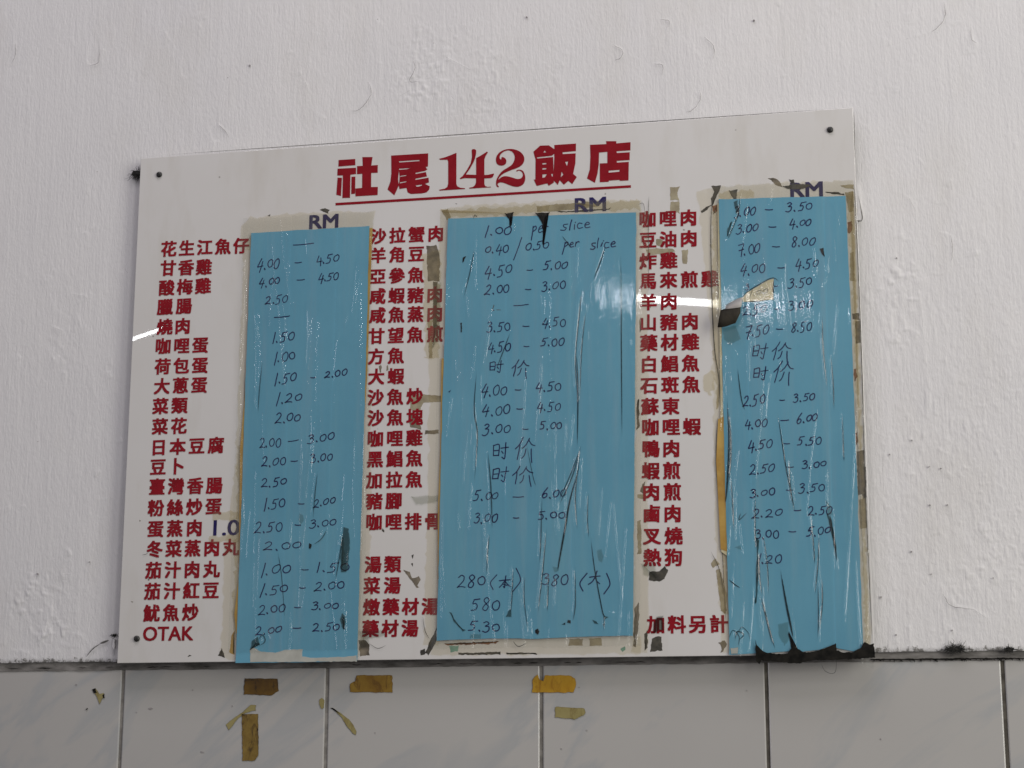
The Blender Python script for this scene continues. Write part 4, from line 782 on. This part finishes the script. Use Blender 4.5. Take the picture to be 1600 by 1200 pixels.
# --- right sheet (torn, with a curled flap)
hole = [(1159.8,465.8),(1167.6,456.8),(1184.5,446.6),(1200.3,437.6),(1209.3,435.4),(1208.6,468),(1185,470),(1160.9,471.4)]
s3 = sheet('rightmost blue price sheet with a torn curling flap and black grime along its bottom', [(1123,311.5),(1321,306),(1330,500),(1338,720),(1349,1014),(1335,1018),(1309,1013),(1300,1008),(1280,1015),(1250,1019),(1230,1018),(1140,1023),(1136,860),(1130,640),(1127,480)], S3, (1243,1020))
plate('backing_card', [(1121,318),(1124,316),(1128,480),(1131,640),(1138,870),(1127,862),(1121,720),(1126,640),(1124,500)], D_P - 0.0004, .0004, M['cream'], s3)
plate('backing_card', [(1122,655),(1132,650),(1137,862),(1126,858),(1119,720)], D_P - 0.0002, .0002, M['card'], s3)
plate('torn_patch', hole, D_P + 0.0002, .0001, M['cream'], s3, .25, 5)
streaks('torn_edge', [([(1158,466),(1167.6,455.8),(1184.5,445.6),(1200.3,436.6),(1210,434.6),(1218,441)],1.1),([(1208.6,438),(1208.2,452),(1208.4,460)],1.2),([(1160.9,471.8),(1185,470.6),(1199,468.6)],.9),([(1211,435),(1217,434)],1.0)], M['black_grime'], s3, D_P + .0006)
pen('handwritten_price', '1.00', 1172, 458, 1200, 455, 8, s3, D_P + .0004, M['faint_ink'], .6)
rowsF = [[(1134,477.4),(1139,474),(1146,470),(1152.6,466.8),(1156,465.5),(1160,464.4)],[(1133.5,483),(1139,482.3),(1145,481.6),(1150,481),(1154,480.5),(1158.5,479)],
         [(1126,484),(1133.9,483),(1140,482.2),(1146,481.5),(1152,480.8),(1157.2,480)],[(1124.5,492),(1131,492),(1138,491.5),(1145,491),(1151,490.5),(1156.9,489)],
         [(1122.5,502),(1130,502),(1137,501),(1143,500),(1149,498.5),(1153,497)],[(1121,511.5),(1127,511.5),(1133,510.5),(1139,508.5),(1144,506.5),(1149.3,505)]]
depF = [.0015, .0085, .0080, .0105, .0100, .0085]
PF = np.stack([at([p[0] for p in r], [p[1] for p in r], D_P + dp) for r, dp in zip(rowsF, depF)])
def loft(name, P, m_, parent, t=0.00025):
    o = grid_mesh(name, P, m_, parent); md = o.modifiers.new('s', 'SOLIDIFY'); md.thickness = t; md.offset = 0; return o
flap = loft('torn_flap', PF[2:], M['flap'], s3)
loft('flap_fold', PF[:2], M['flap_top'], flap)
f3 = [([(1134,415),(1135,450)],.2,2),([(1154,300),(1152,330),(1140,360),(1135,372)],.9,1.8),([(1157,295),(1156,320)],.6,1.4),([(1207,290),(1203,318)],.7,1.6),([(1226,400),(1226,440),(1232,480),(1236,520)],.55,1.9),([(1276,415),(1275,430)],.7,1.5),([(1289,432),(1287,446)],.7,1.5),([(1269,450),(1270,480)],.5,1.5),([(1283,490),(1284,540),(1291,610)],.7,1.8),
      ([(1296,550),(1300,600),(1301,640)],.7,1.6),([(1314,640),(1316,700),(1317,720)],.6,1.6),([(1216,650),(1223,700),(1227,740)],.4,1.8),([(1231,715),(1233,760),(1240,800)],.9,1.9),([(1237,740),(1241,790)],.7,1.6),([(1292,730),(1292,800)],.7,1.8),([(1178,760),(1178,830),(1180,860)],.8,1.8),([(1184,860),(1185,900),(1189,930)],.9,1.8),([(1190,830),(1197,880),(1199,930)],.6,1.6),
      ([(1140,740),(1143,790),(1145,830)],.9,1.7),([(1150,760),(1149,850)],.7,1.5),([(1155,815),(1161,870)],.7,1.6),([(1186,925),(1190,985)],.8,1.6),([(1188,930),(1200,980),(1210,1015)],.7,2.2),([(1265,800),(1270,860),(1271,880)],.8,1.7),([(1278,830),(1276,880),(1271,930)],.8,1.8),([(1282,900),(1283,940),(1278,985)],.6,1.8),([(1307,870),(1309,890)],.6,1.5),
      ([(1133,600),(1134,620)],.5,1.5),([(1217,560),(1220,600)],.2,2),([(1141,585),(1141,600)],.5,1.5),([(1305,320),(1315,350)],.4,1.8),([(1138,540),(1150,560)],.6,2),([(1146,1000),(1150,985),(1160,990),(1150,1000)],.8,2),([(1160,915),(1155,923)],.6,1.6),([(1137,640),(1140,700),(1136,760)],.8,3),([(1290,395),(1294,430)],.5,2.0)]
film_strip(s3, [(1112,292),(1160,288),(1181,1028),(1140,1026)], f3, 31)
film_strip(s3, [(1161,288),(1286,284),(1306,1049),(1182,1020)], f3, 32, D_F + .0001)
film_strip(s3, [(1287,284),(1336,281),(1365,1046),(1307,1018)], f3, 33)
for p, m_ in [([(1180,1000),(1183,1008),(1190,1016),(1198,1020),(1212,1022),(1230,1021),(1238,1012),(1241,1006),(1246,1014),(1256,1019),(1266,1019.5),(1283,1015),(1296,1010),(1306,1005),(1307.5,1016),(1318,1020),(1333,1018),(1345,1012),(1351,1003),(1358,1007),(1366,1006),(1367,1027),(1345,1029),(1320,1030),(1300,1031.5),(1270,1031),(1258,1034),(1247,1037),(1235,1036),(1212,1034),(1190,1032),(1187,1038),(1181,1033)],'black_grime')]:
    plate('grime_patch', p, D_F + 0.0012, .0004, M[m_], s3, .45, 2.5)
for p, m_ in [([(1233,985),(1238,1005),(1244,1016),(1252,1020),(1236,1020),(1234,1005),(1231,990)],'black_grime'),([(1215,975),(1232,970),(1234,1000),(1226,1010),(1216,995)],'light_smear'),([(1184,840),(1181,880),(1180,945),(1184,930),(1187,880)],'smear'),([(1291,800),(1300,810),(1305,850),(1307,860),(1300,840)],'smear'),([(1290,780),(1298,790),(1302,805),(1292,805)],'light_smear'),([(1128,512),(1150,508),(1158,530),(1140,540),(1130,530)],'light_smear'),
              ([(1280,388),(1287,386),(1288,402),(1284,398)],'black_grime'),([(1146,855),(1157,852),(1160,860)],'light_smear'),([(1146,315),(1152,312),(1156,330),(1150,335)],'smear'),([(1136,358),(1144,345),(1140,362),(1136,372)],'smear'),([(1141,1012),(1154,1011),(1153,1022),(1142,1022)],'bare')]:
    soft_plate('dirt_smudge', p, D_P + 0.0003 + rng.uniform(0, .0001), soft(m_, 0, .8, 260, .9, .95), s3, .35, 4, 2.2)
streaks('dirt_streak', [([(1136,620),(1139,690),(1136,760),(1133,790)],1.6),([(1152,572),(1158,620),(1164,642)],.9),([(1153,530),(1157,572)],.8),([(1215,645),(1222,690),(1230,740),(1243,800)],.9),([(1287,390),(1289,430)],1.1),([(1286.5,372),(1287,378)],.9),([(1219,888),(1228,940),(1235,975),(1240,1000)],1.9),([(1221,875),(1225,892)],1.0),([(1138,905),(1148,913),(1157,919)],.9),([(1138,918),(1150,927)],.5),([(1140,955),(1150,958)],.5),
   ([(1182,860),(1181,950)],1.5),([(1296,800),(1303,840),(1308,880)],1.6),([(1159,330),(1160,420)],.5),([(1155,420),(1158,520)],.4),([(1306,900),(1306,1005)],.6),([(1181,950),(1181,1020)],.6),([(1153,540),(1156,570)],.5),([(1278,910),(1279,960),(1278,1000)],.7),([(1315,660),(1315,760)],.7),([(1306,1010),(1305.5,1049),(1290,1049),(1282,1034)],.4),([(1365,1015),(1366.5,1047)],.7),([(1360,1046),(1310,1036)],.3),
   ([(1150,990),(1155,985),(1160,980),(1170,990),(1172,1002)],.5),([(1138,1000),(1145,985),(1155,995),(1153,1012)],.6),([(1158,800),(1155,812),(1168,800)],.7),([(1250,300),(1270,301)],.6),([(1152,740),(1153,790)],.6),([(1188,930),(1197,965),(1207,1010)],.7),([(1131,640),(1133,720)],.5),([(1150,890),(1151,896)],.8),([(1310,318),(1318,348)],.7)], M['teal_grime_and_shade'], s3, D_P + .0004)

for sh, fs in ((s1, f1), (s2, f2), (s3, f3)):      # shade painted beside the strongest folds to give them depth
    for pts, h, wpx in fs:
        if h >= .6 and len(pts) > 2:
            soft_ribbon('fold_shade', smooth_poly([(x + 2.1, y + 2) for x, y in pts], 5), wpx * .00062, D_P + .00045, soft('teal_grime_and_shade', 0.0, .9, 300, .8, .75), sh)
# ------------------------------------------------------------------ old tape scraps on the tiles
D_TL = 0.0005
GRP = 'old tape scraps stuck on the tiles'
def scrap(name, pts, m_, label, rough=.35, mats=None):
    c = at(np.mean([p[0] for p in pts]), max(p[1] for p in pts), 0)
    o = soft_plate(name, pts, D_TL, M[m_], None, rough, 4, 1.8, .0003); o.data.transform(Matrix.Translation(-Vector(c))); o.location = c
    return tag(o, label, 'tape scrap', GRP)
scrap('tape_scrap', [(382,1060),(434,1060),(435,1080),(424,1087),(381,1085)], 'dark_amber_tape', 'dark amber tape scrap lying level below the left blue price sheet')
scrap('tape_scrap', [(378,1116),(403,1115.5),(404,1180),(398,1189),(379,1189)], 'mottled_tape', 'upright mottled amber tape scrap with brown stains, the only vertical strip')
scrap('tape_scrap', [(353,1132),(367,1121),(380,1112),(392,1101),(400,1102),(399,1110),(386,1113),(372,1122),(362,1136),(357,1141)], 'khaki_tape', 'slanting thin khaki tape sliver touching the top of the upright strip')
scrap('tape_scrap', [(547,1081.5),(547,1069),(555,1064),(557,1055),(613,1055),(613,1082)], 'amber_tape', 'golden amber tape scrap below the red soup names, left top corner cut')
scrap('tape_scrap', [(499,1093),(503,1090),(507,1094),(506,1106),(502,1108),(499,1101)], 'khaki_tape', 'tiny khaki oval tape scrap just left of a tile joint', .2)
scrap('tape_scrap', [(516,1106),(520,1106),(532,1114),(545,1124),(552,1133),(557,1143),(556,1148),(552,1147),(542,1134),(534,1121),(524,1111)], 'khaki_tape', 'curved khaki tape sliver right of the tile joint, falling to the right', .2)
scrap('tape_scrap', [(832,1082),(832,1062),(840,1054),(843,1062),(849,1064),(851,1055),(888,1055),(899,1060),(900,1070),(896,1082)], 'orange_tape', 'bright orange amber tape scrap stretched across a tile joint')
scrap('tape_scrap', [(867,1105),(869,1104),(913,1107),(915,1113),(912,1117),(898,1124),(867,1121)], 'khaki_tape', 'pale khaki tape scrap below the bright orange one')
scrap('tape_scrap', [(144,1077),(149,1076),(155,1084),(162,1083),(163,1090),(159,1091),(156,1100),(152,1090)], 'khaki_tape', 'small olive torn tape scrap with black ends on the leftmost tile', .4)
c_ = bpy.data.objects['tape_scrap.008']
parts = [plate_data(roughen(p, .3, 3), D_TL + .0002, .0002) for p in ([(144.5,1077),(149,1075.5),(151,1083),(146,1083)],[(160,1086),(163,1084),(163,1091),(161,1091)],[(133.5,1109),(136,1106),(137,1107),(134.5,1110)])]
V, F = merge(parts); mesh('black_end', V, F, M['black_grime'], c_)
specks = [(235,1107,3.2,1.6),(316,1175,4.0,1.2),(213,1113,1.4,.8),(1376,1155,1.6,1.6),(917,1141,1.3,1.3),(363,1103,1,1),(301,1078,1.2,1),(877,1170,1.2,1),(1167,1079,1,1),(586,1145,1,1),(119,1070,1.3,1),(905,1074,1,1)]
parts = []
for x, y, rx, ry in specks:
    a = np.linspace(0, 6.283, 9)[:-1]
    parts.append(plate_data([(x + rx * math.cos(t) * rng.uniform(.6, 1.2), y + ry * math.sin(t) * rng.uniform(.6, 1.2)) for t in a], .0004, .0003))
V, F = merge(parts); mesh('dirt_specks', V, F, M['crack'], tiles)

# ------------------------------------------------------------------ black tufts, grime and painted gap shade round the board
def tuft(label, px, py, r, n, d, squash=1.0, dirs=None):
    c = at(px, py, d); parts = []
    for i in range(n * 3):
        a = rng.uniform(0, 6.283) if dirs is None else rng.uniform(*dirs); L = r * (.15 + .9 * rng.random() ** 2.2) * .0006
        b = rng.normal(0, r * .0006 * .30, 2) * [1.3, .6]; e = np.array([b[0] + math.cos(a) * L, -rng.uniform(0, .003), b[1] + math.sin(a) * L * squash])
        s = np.array([b[0] * .9, 0, b[1] * .9 * squash]); wd = rng.uniform(.00012, .00030); nrm = np.array([-math.sin(a), 0, math.cos(a)]) * wd
        m_ = (s + e) / 2 + rng.normal(0, L * .12, 3) * [1, .3, 1]
        parts.append((np.array([s - nrm, s + nrm, m_ + nrm * .8, e, m_ - nrm * .8]), [[0, 1, 2, 3, 4]]))
    k = 12; a = np.linspace(0, 6.283, k + 1)[:-1]; rr = r * .00022 * rng.uniform(.4, 1.3, k) * (1 + .8 * np.abs(np.cos(a)))
    ring = np.stack([rr * np.cos(a), np.zeros(k), rr * np.sin(a) * squash], 1); ap = np.array([[0, -.0018, 0]])
    parts.append((np.vstack([ring, ap]), [[i, (i + 1) % k, k] for i in range(k)]))
    V, F = merge(parts); o = mesh('dirt_tuft', V, F, M['fuzz']); o.location = c
    return tag(o, label, 'dirt tuft', 'black fuzzy dirt tufts around the board')
tuft('black fuzzy dirt tuft poking out behind the board beside its upper left screw', 215, 272, 13, 46, .0055, 1.3, (1.2, 5.1))
tuft('small black dirt tuft in a hole beside the board corner near OTAK', 179, 993, 6, 26, .0055)
tuft('larger black sooty tuft on the mortar strip right of the board', 1492, 1014, 17, 90, .0045, .55)
tuft('smaller black sooty tuft on the mortar strip at the far right', 1577, 1015, 10, 50, .0045, .7)
streaks('scuff_mark', [([(171,1000),(163,1003),(155,1006)],2.2),([(158,1005),(145,1014),(133,1028)],1.2)], M['dark'], wall, D_WALL + .0016)
plate('plaster_chip', [(1337,285),(1342,300),(1343,318),(1347,330),(1347,342),(1339,345),(1338,320),(1336,300)], D_WALL + .004, .003, M['plaster'], wall, .5, 4)
plate('plaster_chip', [(175.5,1000),(180,999),(178.5,1014),(175,1013)], D_WALL + .003, .002, M['plaster'], wall, .4, 4)
streaks('edge_dirt_and_shade', [([(1334,170),(1335,215),(1336,290)],.7),([(1340,300),(1347,335),(1346,345),(1338,346)],.8),([(1349,800),(1356,900),(1362,1000)],1.0),([(1341,420),(1346,560)],.7),([(183,1033),(186,985)],.7),([(220,244.6),(500,225.3),(800,204.6),(1100,184.2),(1334,168.2)],1.0)], M['dark'], wall, D_WALL + .0045)  # last line paints the gap shadow along the board's top edge
